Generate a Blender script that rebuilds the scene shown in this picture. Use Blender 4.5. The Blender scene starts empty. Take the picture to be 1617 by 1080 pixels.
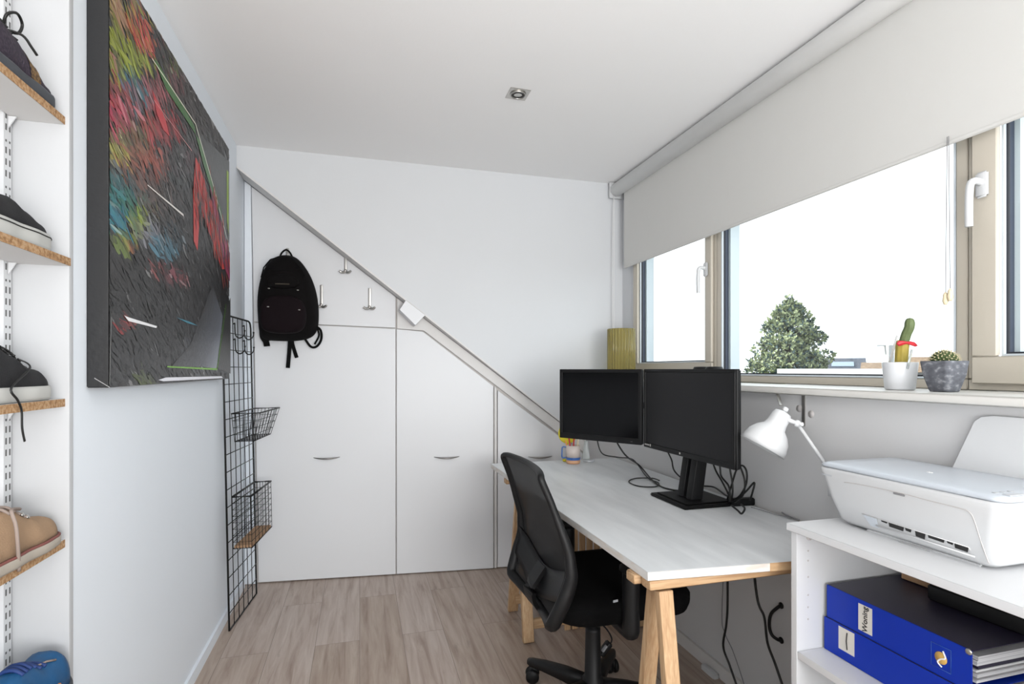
import bpy, bmesh, math, random
from mathutils import Vector, Matrix
PI = math.pi
sc = bpy.context.scene
col = sc.collection

# ---------------------------------------------------------------- camera
FPX, W, H = 850.0, 1617, 1080
CAMZ, HORY, YAW = 1.24, 583.0, math.radians(15.8)
cam = bpy.data.cameras.new('camera')
cam.sensor_width = 36; cam.lens = FPX / W * 36
cam.shift_y = (HORY - H / 2) / W
cam.clip_start = 0.02; cam.clip_end = 2000
camo = bpy.data.objects.new('camera', cam); col.objects.link(camo)
camo.location = (0, 0, CAMZ); camo.rotation_euler = (PI / 2, 0, -YAW)
sc.camera = camo
# ---------------------------------------------------------------- world, sun, exposure
wd = bpy.data.worlds.new('world'); sc.world = wd; wd.use_nodes = True
bg = wd.node_tree.nodes['Background']
bg.inputs[0].default_value = (0.88, 0.95, 1.0, 1); bg.inputs[1].default_value = 0.8
sn = bpy.data.lights.new('sun', 'SUN'); sn.energy = 2.6; sn.angle = math.radians(2); sn.color = (1, .95, .86)
so = bpy.data.objects.new('sun', sn); col.objects.link(so)
so.rotation_euler = Vector((0.62, -0.25, -0.62)).to_track_quat('-Z', 'Y').to_euler()
sc.view_settings.view_transform = 'Standard'; sc.view_settings.look = 'None'
sc.view_settings.gamma = 1; sc.view_settings.use_curve_mapping = False
sc.view_settings.exposure = 1.62
fl = bpy.data.lights.new('flash_fill', 'AREA'); fl.shape = 'RECTANGLE'; fl.size = 1.4; fl.size_y = 1.0; fl.energy = 28; fl.color = (1, .985, .965)  # added fill light, unseen behind the camera, standing in for bounced flash
flo = bpy.data.objects.new('flash_fill', fl); col.objects.link(flo); flo.location = (.95, -2.3, 1.3)
flo.rotation_euler = Vector((-.3, .88, .02)).to_track_quat('-Z', 'Y').to_euler()
fu = bpy.data.lights.new('ceiling_fill', 'AREA'); fu.shape = 'RECTANGLE'; fu.size = 1.3; fu.size_y = 1.6; fu.energy = 21; fu.color = (1, .985, .97)  # extra area light added behind the camera to brighten the ceiling
fuo = bpy.data.objects.new('ceiling_fill', fu); col.objects.link(fuo); fuo.location = (.1, -1.1, 1.0); fuo.rotation_euler = Vector((.05, .35, .93)).to_track_quat('-Z', 'Y').to_euler()

# ---------------------------------------------------------------- pixel -> room helpers (design coordinates of things on known surfaces)
F = Vector((math.sin(YAW), math.cos(YAW), 0)); R = Vector((math.cos(YAW), -math.sin(YAW), 0)); C0 = Vector((0, 0, CAMZ))
def ray(px, py): return F + R * ((px - W / 2) / FPX) + Vector((0, 0, -(py - HORY) / FPX))
def hit(px, py, p, n):
    d = ray(px, py); return C0 + d * ((Vector(p) - C0).dot(Vector(n)) / d.dot(Vector(n)))
def hX(px, py, X): return hit(px, py, (X, 0, 0), (1, 0, 0))
def hY(px, py, Y): return hit(px, py, (0, Y, 0), (0, 1, 0))
def hZ(px, py, Z): return hit(px, py, (0, 0, Z), (0, 0, 1))
CN = Vector((0.103, 1, 0)).normalized(); CP = Vector((0, 3.33, 0)); CU = Vector((CN.y, -CN.x, 0))
def hC(px, py, off=0.0): return hit(px, py, CP + CN * off, CN)
def proj(v):
    d = Vector(v) - C0; z = d.dot(F); return (W / 2 + FPX * d.dot(R) / z, HORY - FPX * d.z / z)

# ---------------------------------------------------------------- materials
def nt(name):
    m = bpy.data.materials.new(name); m.use_nodes = True; n = m.node_tree
    return m, n, n.nodes['Principled BSDF']
def mat(name, c, rough=.5, metal=0, var=.03, scale=12, bump=0.0, bscale=80, stretch=(1, 1, 1), coat=0, spec=None, trans=0):
    m, n, b = nt(name)
    b.inputs['Roughness'].default_value = rough; b.inputs['Metallic'].default_value = metal
    if coat: b.inputs['Coat Weight'].default_value = coat
    if spec is not None: b.inputs['Specular IOR Level'].default_value = spec
    if trans: b.inputs['Transmission Weight'].default_value = trans
    tc = n.nodes.new('ShaderNodeTexCoord'); mp = n.nodes.new('ShaderNodeMapping'); mp.inputs['Scale'].default_value = stretch
    n.links.new(tc.outputs['Object'], mp.inputs[0])
    no = n.nodes.new('ShaderNodeTexNoise'); no.inputs['Scale'].default_value = scale; no.inputs['Detail'].default_value = 4
    n.links.new(mp.outputs[0], no.inputs[0])
    mx = n.nodes.new('ShaderNodeMix'); mx.data_type = 'RGBA'
    mx.inputs[6].default_value = (*[max(0, v * (1 - var)) for v in c], 1); mx.inputs[7].default_value = (*[min(1, v * (1 + var)) for v in c], 1)
    n.links.new(no.outputs['Fac'], mx.inputs[0]); n.links.new(mx.outputs[2], b.inputs['Base Color'])
    if bump:
        n2 = n.nodes.new('ShaderNodeTexNoise'); n2.inputs['Scale'].default_value = bscale; n.links.new(mp.outputs[0], n2.inputs[0])
        bp = n.nodes.new('ShaderNodeBump'); bp.inputs['Strength'].default_value = bump; bp.inputs['Distance'].default_value = .002
        n.links.new(n2.outputs['Fac'], bp.inputs['Height']); n.links.new(bp.outputs[0], b.inputs['Normal'])
    return m
def ramp_mat(name, stops, scale=8, stretch=(1, 1, 1), rough=.5, detail=6, bump=0, dist=0.0):
    m, n, b = nt(name); b.inputs['Roughness'].default_value = rough
    tc = n.nodes.new('ShaderNodeTexCoord'); mp = n.nodes.new('ShaderNodeMapping'); mp.inputs['Scale'].default_value = stretch
    n.links.new(tc.outputs['Object'], mp.inputs[0])
    no = n.nodes.new('ShaderNodeTexNoise'); no.inputs['Scale'].default_value = scale; no.inputs['Detail'].default_value = detail
    no.inputs['Distortion'].default_value = dist
    n.links.new(mp.outputs[0], no.inputs[0])
    r = n.nodes.new('ShaderNodeValToRGB'); e = r.color_ramp.elements
    while len(e) < len(stops): e.new(.5)
    for k, (p, c) in enumerate(stops): e[k].position = p; e[k].color = (*c, 1)
    n.links.new(no.outputs['Fac'], r.inputs[0]); n.links.new(r.outputs[0], b.inputs['Base Color'])
    if bump:
        bp = n.nodes.new('ShaderNodeBump'); bp.inputs['Strength'].default_value = bump; bp.inputs['Distance'].default_value = .002
        n.links.new(no.outputs['Fac'], bp.inputs['Height']); n.links.new(bp.outputs[0], b.inputs['Normal'])
    return m
def thin_mat(name, c, alpha, rough=.4, gloss=False):
    m = bpy.data.materials.new(name); m.use_nodes = True; n = m.node_tree
    b = n.nodes['Principled BSDF']; b.inputs['Base Color'].default_value = (*c, 1); b.inputs['Roughness'].default_value = rough
    t = n.nodes.new('ShaderNodeBsdfTransparent'); mx = n.nodes.new('ShaderNodeMixShader'); out = n.nodes['Material Output']
    if gloss:
        g = n.nodes.new('ShaderNodeBsdfGlossy'); g.inputs['Roughness'].default_value = .02
        t.inputs[0].default_value = (*c, 1); mx.inputs[0].default_value = .045
        n.links.new(t.outputs[0], mx.inputs[1]); n.links.new(g.outputs[0], mx.inputs[2])
    else:
        mx.inputs[0].default_value = alpha; n.links.new(t.outputs[0], mx.inputs[1]); n.links.new(b.outputs[0], mx.inputs[2])
    n.links.new(mx.outputs[0], out.inputs[0]); return m
M = {}
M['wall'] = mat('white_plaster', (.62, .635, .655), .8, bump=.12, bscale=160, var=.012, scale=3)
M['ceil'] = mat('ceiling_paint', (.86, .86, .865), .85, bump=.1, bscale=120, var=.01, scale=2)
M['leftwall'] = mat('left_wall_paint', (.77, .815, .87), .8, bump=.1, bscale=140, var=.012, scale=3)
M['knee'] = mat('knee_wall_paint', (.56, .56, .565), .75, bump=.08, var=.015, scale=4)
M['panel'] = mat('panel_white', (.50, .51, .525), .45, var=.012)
M['door'] = mat('closet_white', (.68, .69, .71), .45, var=.012, scale=3)
M['trimw'] = mat('trim_white', (.64, .63, .62), .5, var=.02)
M['gap'] = mat('shadow_gap_board', (.60, .57, .55), .8)
M['gray'] = mat('grey_fleck', (.5, .48, .47), .7)
M['roller'] = mat('roller_cassette', (.80, .80, .79), .6)
M['slot'] = mat('slot_dark', (.10, .10, .10), .8)
M['dksteel'] = mat('dull_steel', (.26, .25, .24), .38, .8)
M['patch'] = mat('dull_gold_thread', (.035, .028, .018), .8)
M['blind'] = mat('blind_fabric', (.60, .598, .58), .9, var=.01, bump=.1, bscale=600)
M['frame'] = mat('cream_upvc', (.52, .48, .41), .35, var=.015, scale=4)
M['framew'] = mat('white_profile', (.62, .68, .73), .3)
M['gasket'] = mat('black_gasket', (.02, .022, .03), .5)
M['blueedge'] = mat('dark_spacer', (.045, .055, .085), .35, metal=.1)
M['sill'] = mat('sill_white', (.66, .65, .62), .4, var=.015)
M['steel'] = mat('brushed_steel', (.55, .53, .50), .28, 1, var=.08, stretch=(1, 1, .1), scale=60)
M['nickel'] = mat('satin_nickel', (.50, .49, .47), .32, .9, var=.06)
M['blackmetal'] = mat('black_wire', (.006, .006, .0065), .45, .3)
M['blackpl'] = mat('black_plastic', (.0045, .0045, .005), .5, spec=.3, var=.1, bump=.05, bscale=400)
M['screen'] = mat('dark_screen', (.0016, .0016, .002), .2, var=.05, spec=.22)
M['screen2'] = mat('matt_dark_screen', (.0045, .0043, .0052), .4, var=.05, spec=.32)
M['blackfab'] = mat('black_seat_fabric', (.0028, .0028, .003), .95, spec=.1, bump=.4, bscale=700, var=.15)
M['pack'] = mat('black_nylon', (.0035, .0028, .003), .85, spec=.12, bump=.35, bscale=300, var=.2, scale=20)
M['packm'] = mat('dark_maroon_nylon', (.0065, .0035, .0048), .85, spec=.12, bump=.3, bscale=300, var=.2)
M['strap'] = mat('black_webbing', (.003, .003, .003), .85, spec=.15, bump=.3, bscale=500)
M['mesh'] = thin_mat('mesh_fabric', (.012, .0115, .012), .93, .9)
M['cable'] = mat('black_cable', (.004, .004, .004), .5)
M['gcable'] = mat('grey_cable', (.22, .22, .23), .5)
M['whitepl'] = mat('white_plastic', (.57, .58, .59), .28, var=.01)
M['printer'] = mat('printer_white', (.58, .59, .60), .38, var=.01)
M['printertop'] = mat('printer_lid_blue_white', (.50, .54, .59), .3, var=.01)
M['silver'] = mat('pale_silver_plastic', (.55, .57, .60), .3, .3)
M['unit'] = mat('white_melamine', (.62, .63, .645), .4, var=.01)
M['unitedge'] = mat('cream_edge_band', (.64, .63, .60), .45, var=.02)
M['desk'] = ramp_mat('painted_desk_top', [(.3, (.55, .57, .585)), (.5, (.62, .64, .655)), (.7, (.68, .70, .715))], 5, (3, .5, 1), .42, dist=.4)
M['deskedge'] = ramp_mat('painted_edge', [(.35, (.60, .54, .48)), (.55, (.66, .65, .63))], 14, (1, 1, 4), .6)
M['pine'] = ramp_mat('pine_wood', [(.3, (.40, .235, .12)), (.5, (.48, .31, .17)), (.7, (.55, .38, .225))], 9, (12, 12, .6), .55, dist=1.2)
M['pineh'] = ramp_mat('pine_wood_rail', [(.3, (.40, .235, .12)), (.5, (.48, .31, .17)), (.7, (.55, .38, .225))], 9, (.6, 12, 12), .55, dist=1.2)
M['chip'] = ramp_mat('chipboard', [(.3, (.22, .115, .05)), (.5, (.38, .22, .105)), (.62, (.46, .31, .18)), (.75, (.28, .15, .07))], 130, (1, 1, 1), .85, detail=3, bump=.4)
M['shelfw'] = mat('shelf_white', (.64, .63, .62), .5, var=.015)
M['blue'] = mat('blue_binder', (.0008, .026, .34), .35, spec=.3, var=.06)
M['blueshade'] = mat('shaded_binder_cover', (.030, .026, .048), .35, spec=.3, var=.1)  # binder blue with the shade on the top covers put into the colour
M['paper'] = ramp_mat('paper_stack', [(.4, (.50, .50, .52)), (.6, (.80, .80, .80))], 20, (.2, .2, 30), .8)
M['label'] = mat('cream_label', (.60, .58, .53), .7)
M['ink'] = mat('black_ink', (.015, .015, .015), .6)
M['gold'] = mat('gold_emblem', (.62, .38, .10), .4)
M['card'] = mat('brown_cardboard', (.38, .23, .13), .8, var=.1)
M['cream'] = mat('cream_knob', (.70, .60, .42), .5)
M['vase'] = None
M['terr'] = mat('white_pot', (.64, .655, .68), .3)
M['conc'] = ramp_mat('grey_concrete', [(.3, (.075, .08, .095)), (.55, (.12, .125, .145)), (.72, (.30, .31, .33))], 55, (1, 1, 1.6), .85, bump=.5)
M['cactus'] = mat('cactus_green', (.10, .135, .05), .6, var=.25, scale=60, bump=.5, bscale=250)
M['cactusy'] = mat('cactus_yellow_base', (.34, .26, .04), .6, var=.25, scale=60)
M['cacdk'] = mat('dark_cactus', (.055, .085, .025), .7, var=.4, scale=80)
M['spine'] = mat('cactus_spines', (.55, .48, .30), .7)
M['red'] = mat('red_plastic', (.48, .02, .03), .4)
M['suede'] = mat('tan_suede', (.33, .215, .13), .95, var=.14, scale=30, bump=.5, bscale=300)
M['suedesole'] = mat('pale_rubber', (.38, .34, .29), .7, var=.08)
M['burg'] = mat('burgundy_welt', (.20, .07, .06), .7)
M['canvasblk'] = mat('worn_black_canvas', (.010, .010, .012), .9, var=.5, scale=40, bump=.4, bscale=500)
M['rubberw'] = mat('offwhite_rubber', (.46, .46, .44), .6, var=.06, scale=30)
M['knitblk'] = ramp_mat('dark_knit', [(.35, (.015, .012, .022)), (.6, (.04, .028, .045)), (.8, (.09, .06, .07))], 160, (1, 2, 1), .9, bump=.5)
M['knitbr'] = ramp_mat('brown_knit', [(.4, (.06, .035, .02)), (.6, (.22, .13, .05))], 160, (1, 2, 1), .9, bump=.5)
M['solegr'] = mat('dark_grey_sole', (.05, .055, .065), .6, var=.2)
M['shoeblue'] = mat('blue_shoe_leather', (.004, .075, .20), .55, var=.15, scale=25, bump=.15)
M['shoeblued'] = mat('navy_shoe_panel', (.008, .035, .16), .6, var=.15)
M['orange'] = mat('orange_trim', (.75, .30, .08), .5)
M['lacegr'] = mat('taupe_lace', (.30, .24, .21), .9, bump=.4, bscale=900)
M['mug'] = mat('pale_clay_mug', (.62, .54, .50), .4, var=.05)
M['mugblue'] = mat('blue_glaze', (.04, .12, .36), .3)
M['mugbase'] = mat('orange_clay', (.60, .34, .20), .6)
M['yellow'] = mat('yellow_felt', (.72, .62, .04), .8)
M['white'] = mat('plain_white', (.85, .85, .85), .5)
M['led'] = mat('lamp_reflector', (.7, .69, .68), .2, .8)
M['glass'] = thin_mat('window_glass', (.97, .985, .98), 0, gloss=True)
m, n, b = nt('green_fluted_glass'); b.inputs['Base Color'].default_value = (.78, .70, .34, 1); b.inputs['Transmission Weight'].default_value = .85
b.inputs['Roughness'].default_value = .12; b.inputs['IOR'].default_value = 1.3; M['vase'] = m
m, n, b = nt('clear_glass'); b.inputs['Base Color'].default_value = (.85, .9, .9, 1); b.inputs['Transmission Weight'].default_value = .7
b.inputs['Roughness'].default_value = .1; b.inputs['IOR'].default_value = 1.3; M['clear'] = m
# floor planks
def floor_mat():
    m, n, b = nt('grey_oak_laminate'); L = n.links; N = n.nodes
    tc = N.new('ShaderNodeTexCoord'); mp = N.new('ShaderNodeMapping'); mp.inputs['Rotation'].default_value = (0, 0, PI / 2)
    L.new(tc.outputs['Object'], mp.inputs[0])
    br = N.new('ShaderNodeTexBrick'); br.offset = .37; br.inputs['Scale'].default_value = 1
    br.inputs['Brick Width'].default_value = 1.28; br.inputs['Row Height'].default_value = .192
    br.inputs['Mortar Size'].default_value = .0012; br.inputs['Mortar Smooth'].default_value = .3
    br.inputs['Color1'].default_value = (.0, .0, .0, 1); br.inputs['Color2'].default_value = (1, 1, 1, 1); br.inputs['Mortar'].default_value = (.5, .5, .5, 1)
    L.new(mp.outputs[0], br.inputs[0])
    # grain coordinates shifted per plank
    mp2 = N.new('ShaderNodeMapping'); mp2.inputs['Scale'].default_value = (14, 1.1, 1)
    L.new(tc.outputs['Object'], mp2.inputs[0])
    ad = N.new('ShaderNodeVectorMath'); ad.operation = 'MULTIPLY_ADD'; ad.inputs[1].default_value = (7, 5, 3)
    L.new(br.outputs['Color'], ad.inputs[0]); L.new(mp2.outputs[0], ad.inputs[2])
    g = N.new('ShaderNodeTexNoise'); g.inputs['Scale'].default_value = 2.2; g.inputs['Detail'].default_value = 8; g.inputs['Distortion'].default_value = .6; g.inputs['Roughness'].default_value = .6
    L.new(ad.outputs[0], g.inputs[0])
    r = N.new('ShaderNodeValToRGB'); e = r.color_ramp.elements
    e[0].position = .28; e[0].color = (.29, .215, .17, 1); e[1].position = .72; e[1].color = (.55, .475, .42, 1)
    k = e.new(.46); k.color = (.42, .34, .285, 1)
    L.new(g.outputs['Fac'], r.inputs[0])
    # plank tone
    mx = N.new('ShaderNodeMix'); mx.data_type = 'RGBA'; mx.blend_type = 'MULTIPLY'; mx.inputs[0].default_value = 1
    rr = N.new('ShaderNodeValToRGB'); rr.color_ramp.elements[0].color = (.84, .80, .76, 1); rr.color_ramp.elements[1].color = (1.0, 1.0, 1.02, 1)
    L.new(br.outputs['Color'], rr.inputs[0]); L.new(r.outputs[0], mx.inputs[6]); L.new(rr.outputs[0], mx.inputs[7])
    # knots and cracks
    mp3 = N.new('ShaderNodeMapping'); mp3.inputs['Scale'].default_value = (5, 1.3, 1); L.new(tc.outputs['Object'], mp3.inputs[0])
    v = N.new('ShaderNodeTexNoise'); v.inputs['Scale'].default_value = 3.1; v.inputs['Detail'].default_value = 3; L.new(mp3.outputs[0], v.inputs[0])
    kr = N.new('ShaderNodeValToRGB'); kr.color_ramp.elements[0].position = .66; kr.color_ramp.elements[0].color = (0, 0, 0, 1); kr.color_ramp.elements[1].position = .80; kr.color_ramp.elements[1].color = (.6, .6, .6, 1)
    L.new(v.outputs['Fac'], kr.inputs[0])
    m2 = N.new('ShaderNodeMix'); m2.data_type = 'RGBA'; m2.inputs[7].default_value = (.13, .11, .09, 1)
    L.new(kr.outputs[0], m2.inputs[0]); L.new(mx.outputs[2], m2.inputs[6])
    m3 = N.new('ShaderNodeMix'); m3.data_type = 'RGBA'; m3.inputs[7].default_value = (.20, .16, .13, 1)
    L.new(br.outputs['Fac'], m3.inputs[0]); L.new(m2.outputs[2], m3.inputs[6]); L.new(m3.outputs[2], b.inputs['Base Color'])
    b.inputs['Roughness'].default_value = .42
    return m
M['floor'] = floor_mat()

# ---------------------------------------------------------------- mesh builder (everything is modelled in room coordinates)
class MB:
    def __init__(s): s.bm = bmesh.new(); s.mi = 0; s.bev = False
    def _new(s, f, smooth=False):
        f.material_index = s.mi; f.smooth = smooth; return f
    def poly(s, pts, smooth=False):
        return s._new(s.bm.faces.new([s.bm.verts.new(p) for p in pts]), smooth)
    def obox(s, c, size, rot=None, bev=0, seg=2):
        mtx = Matrix.Translation(Vector(c)) @ (rot.to_4x4() if rot else Matrix.Identity(4)) @ Matrix.Diagonal((*size, 1))
        before = set(s.bm.faces)
        r = bmesh.ops.create_cube(s.bm, size=1, matrix=mtx)
        if bev:
            s.bev = True
            es = list({e for v in r['verts'] for e in v.link_edges})
            bmesh.ops.bevel(s.bm, geom=es, offset=bev, segments=seg, affect='EDGES', clamp_overlap=True)
        for f in s.bm.faces:
            if f not in before: f.material_index = s.mi; f.smooth = bool(bev)
        return s
    def box(s, a, b, bev=0, seg=2):
        a, b = Vector(a), Vector(b)
        return s.obox((a + b) / 2, [abs(v) for v in (b - a)], None, bev, seg)
    def prism(s, pts, ext, bev=0):
        ext = Vector(ext); n = len(pts); before = set(s.bm.faces)
        A = [s.bm.verts.new(Vector(p)) for p in pts]; B = [s.bm.verts.new(Vector(p) + ext) for p in pts]
        fs = [s.bm.faces.new(A), s.bm.faces.new(B[::-1])]
        for i in range(n): fs.append(s.bm.faces.new((A[i], B[i], B[(i + 1) % n], A[(i + 1) % n])))
        bmesh.ops.recalc_face_normals(s.bm, faces=fs)
        if bev: s.bev = True; bmesh.ops.bevel(s.bm, geom=list({e for f in fs for e in f.edges}), offset=bev, segments=2, affect='EDGES', clamp_overlap=True)
        for f in s.bm.faces:
            if f not in before: f.material_index = s.mi; f.smooth = bool(bev)
        return s
    def bar(s, a, b, w, t, up=(0, 0, 1), bev=0):
        a, b = Vector(a), Vector(b); d = (b - a); L = d.length; d.normalize()
        x = Vector(up).cross(d); x = x.normalized() if x.length > 1e-5 else Vector((1, 0, 0)); y = d.cross(x)
        return s.obox((a + b) / 2, (w, t, L), Matrix((x, y, d)).transposed(), bev)
    def tube(s, pts, r, n=8, closed=False, caps=True, flat=1.0):
        pts = [Vector(p) for p in pts]; k = len(pts); rings = []
        rr = r if isinstance(r, (list, tuple)) else [r] * k
        prev = None
        for i, p in enumerate(pts):
            if closed: t = (pts[(i + 1) % k] - pts[i - 1])
            else: t = pts[min(i + 1, k - 1)] - pts[max(i - 1, 0)]
            t = t.normalized() if t.length > 1e-9 else Vector((0, 0, 1))
            if prev is None:
                a = Vector((0, 0, 1)) if abs(t.z) < .9 else Vector((1, 0, 0)); u = t.cross(a).normalized()
            else:
                u = prev - t * prev.dot(t); u = u.normalized() if u.length > 1e-6 else t.orthogonal().normalized()
            prev = u; v = t.cross(u)
            rings.append([s.bm.verts.new(p + (u * math.cos(2 * PI * j / n) + v * (math.sin(2 * PI * j / n) * flat)) * rr[i]) for j in range(n)])
        m_ = k if closed else k - 1
        for i in range(m_):
            A, B = rings[i], rings[(i + 1) % k]
            for j in range(n): s._new(s.bm.faces.new((A[j], A[(j + 1) % n], B[(j + 1) % n], B[j])), True)
        if caps and not closed: s._new(s.bm.faces.new(rings[0][::-1])); s._new(s.bm.faces.new(rings[-1]))
        return s
    def ribbon(s, pts, w, t, up):            # flat strap
        pts = [Vector(p) for p in pts]; up = Vector(up); rings = []
        for i, p in enumerate(pts):
            d = (pts[min(i + 1, len(pts) - 1)] - pts[max(i - 1, 0)]).normalized(); x = d.cross(up).normalized(); y = x.cross(d)
            rings.append([s.bm.verts.new(p + x * (a * w / 2) + y * (b_ * t / 2)) for a, b_ in ((-1, -1), (1, -1), (1, 1), (-1, 1))])
        for A, B in zip(rings, rings[1:]):
            for j in range(4): s._new(s.bm.faces.new((A[j], A[(j + 1) % 4], B[(j + 1) % 4], B[j])))
        s._new(s.bm.faces.new(rings[0][::-1])); s._new(s.bm.faces.new(rings[-1])); return s
    def loft(s, rings, cap=True, smooth=True):
        vs = [[s.bm.verts.new(p) for p in r] for r in rings]; n = len(vs[0])
        for A, B in zip(vs, vs[1:]):
            for j in range(n): s._new(s.bm.faces.new((A[j], A[(j + 1) % n], B[(j + 1) % n], B[j])), smooth)
        if cap: s._new(s.bm.faces.new(vs[0][::-1]), smooth); s._new(s.bm.faces.new(vs[-1]), smooth)
        return s
    def lathe(s, prof, c, axis=(0, 0, 1), n=32, cap=True, flute=0, nf=0):
        c = Vector(c); ax = Vector(axis).normalized(); u = ax.orthogonal().normalized(); v = ax.cross(u); rings = []
        for (r, h) in prof:
            ring = []
            for j in range(n):
                a = 2 * PI * j / n; q = r * (1 + flute * abs(math.sin(a * nf / 2))) if nf else r
                ring.append(c + ax * h + (u * math.cos(a) + v * math.sin(a)) * max(q, 1e-5))
            rings.append(ring)
        return s.loft(rings, cap)
    def sphere(s, c, r, sub=2, sc_=(1, 1, 1)):
        before = set(s.bm.faces)
        bmesh.ops.create_icosphere(s.bm, subdivisions=sub, radius=1, matrix=Matrix.Translation(Vector(c)) @ Matrix.Diagonal((r * sc_[0], r * sc_[1], r * sc_[2], 1)))
        for f in s.bm.faces:
            if f not in before: f.material_index = s.mi; f.smooth = True
        return s
    def grid(s, fn, nu, nv, smooth=True):
        V = [[s.bm.verts.new(fn(i / nu, j / nv)) for j in range(nv + 1)] for i in range(nu + 1)]
        for i in range(nu):
            for j in range(nv): s._new(s.bm.faces.new((V[i][j], V[i + 1][j], V[i + 1][j + 1], V[i][j + 1])), smooth)
        return s
    def build(s, name, mats, parent=None, recalc=True):
        if recalc: bmesh.ops.recalc_face_normals(s.bm, faces=s.bm.faces[:])
        me = bpy.data.meshes.new(name)
        mtx = WM[parent.name].inverted() if parent else None
        if mtx: s.bm.transform(mtx)
        s.bm.to_mesh(me); s.bm.free()
        for m_ in (mats if isinstance(mats, (list, tuple)) else [mats]): me.materials.append(M[m_] if isinstance(m_, str) else m_)
        o = bpy.data.objects.new(name, me); col.objects.link(o)
        if parent: o.parent = parent
        if s.bev: o.modifiers.new('wn', 'WEIGHTED_NORMAL').keep_sharp = True
        WM[o.name] = WM[parent.name].copy() if parent else Matrix.Identity(4)
        return o
WM = {}
def tag(o, label=None, cat=None, group=None, kind=None):
    if label: o['label'] = label
    if cat: o['category'] = cat
    if group: o['group'] = group
    if kind: o['kind'] = kind
    return o
def thing(name, loc, label, cat, group=None):
    o = bpy.data.objects.new(name, None); col.objects.link(o); o.location = loc; o.empty_display_size = .05
    WM[o.name] = Matrix.Translation(Vector(loc)); return tag(o, label, cat, group)
def struct(name, mb, m): return tag(mb.build(name, m), kind='structure')
def dup(root, delta, label=None, group=None, rotz=0):
    r = root.copy(); col.objects.link(r); r.location = root.location + Vector(delta); r.rotation_euler.z = rotz
    if label: r['label'] = label
    if group: r['group'] = group
    for ch in list(root.children):
        c = ch.copy(); col.objects.link(c); c.parent = r
        for g in list(ch.children):
            d = g.copy(); col.objects.link(d); d.parent = c
    return r
def cr(pts, k=6, closed=False):                # Catmull-Rom
    P = [Vector(p) for p in pts]; n = len(P); out = []
    for i in range(n if closed else n - 1):
        if closed: a, b, c, d = P[i - 1], P[i], P[(i + 1) % n], P[(i + 2) % n]
        else: a, b, c, d = P[max(i - 1, 0)], P[i], P[i + 1], P[min(i + 2, n - 1)]
        for j in range(k):
            t = j / k
            out.append(.5 * ((2 * b) + (c - a) * t + (2 * a - 5 * b + 4 * c - d) * t * t + (3 * b - a - 3 * c + d) * t ** 3))
    if not closed: out.append(P[-1])
    return out
def text_mb(txt, size, origin, xdir, ydir, depth=.0004, mb=None):
    cu = bpy.data.curves.new('t', 'FONT'); cu.body = txt; cu.size = size; cu.align_x = 'CENTER'; cu.align_y = 'CENTER'; cu.extrude = depth; cu.offset = size * .012
    o = bpy.data.objects.new('t', cu); col.objects.link(o); dg = bpy.context.evaluated_depsgraph_get(); dg.update()
    me = bpy.data.meshes.new_from_object(o.evaluated_get(dg))
    x = Vector(xdir).normalized(); y = Vector(ydir).normalized(); z = x.cross(y)
    mtx = Matrix.Translation(Vector(origin)) @ Matrix((x, y, z)).transposed().to_4x4()
    me.transform(mtx); mb = mb or MB(); b0 = set(mb.bm.faces); mb.bm.from_mesh(me)
    for f in mb.bm.faces:
        if f not in b0: f.material_index = mb.mi
    bpy.data.objects.remove(o); bpy.data.curves.remove(cu); bpy.data.meshes.remove(me); return mb

# ================================================================ SETTING
CEIL, CHK, LX, KX, WX, SZ, BACK = 2.449, 3.20, -.64, 1.40, 1.66, 1.18, -3.2
dA = hY(365, 255, CHK); dB = hY(880, 660, CHK); dsl = (dB.z - dA.z) / (dB.x - dA.x)
def diag(x): return dA.z + dsl * (x - dA.x)
struct('floor', MB().box((-1.0, BACK, -.08), (1.9, 3.6, 0)), 'floor')
struct('ceiling', MB().box((-1.0, BACK, CEIL), (1.9, 3.6, CEIL + .12)), 'ceil')
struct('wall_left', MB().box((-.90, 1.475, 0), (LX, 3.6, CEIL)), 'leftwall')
struct('wall_alcove', MB().box((-.90, BACK, 0), (-.757, 1.474, CEIL)), 'wall')
# dormer cheek above the roof slope
ck = MB(); ck.prism([(LX, CHK, CEIL), (WX + .1, CHK, CEIL), (WX + .1, CHK, .3), (KX + .1, CHK, .3), (KX + .1, CHK, diag(KX + .1)), (LX, CHK, diag(LX))], (0, .1, 0))
struct('wall_far', ck, 'wall')
struct('closet_light_block', MB().box((LX, 3.5, 0), (1.9, 3.6, CEIL)), 'wall')  # unseen wall added behind the closet to keep outside light out
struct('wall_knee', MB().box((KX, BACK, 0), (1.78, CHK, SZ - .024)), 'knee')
tb = MB(); tb.box((KX - .012, BACK, 0), (KX - .0005, 3.19, .055)); struct('baseboard_right', tb, 'trimw')
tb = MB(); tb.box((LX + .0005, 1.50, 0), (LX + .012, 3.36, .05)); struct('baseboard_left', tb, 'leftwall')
# window wall: head, ends
struct('wall_window', MB().box((WX, BACK, 2.22), (1.78, CHK, CEIL)).box((WX, 3.03, SZ), (1.78, CHK, 2.22)), 'wall')
struct('window_sill', MB().box((1.362, BACK, SZ - .024), (WX + .0, CHK - .001, SZ), bev=.004), 'sill')
# sloping trim along the cut of the roof
tm = MB(); x0, x1 = LX + .001, KX - .002
def dz(x, o): return (x, CHK - .004, diag(x) + o)
tm.prism([dz(x0, -.001), dz(x1, -.001), dz(x1, -.012), dz(x0, -.012)], (0, .19, 0))
struct('trim_slope', tm, 'trimw')

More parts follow.
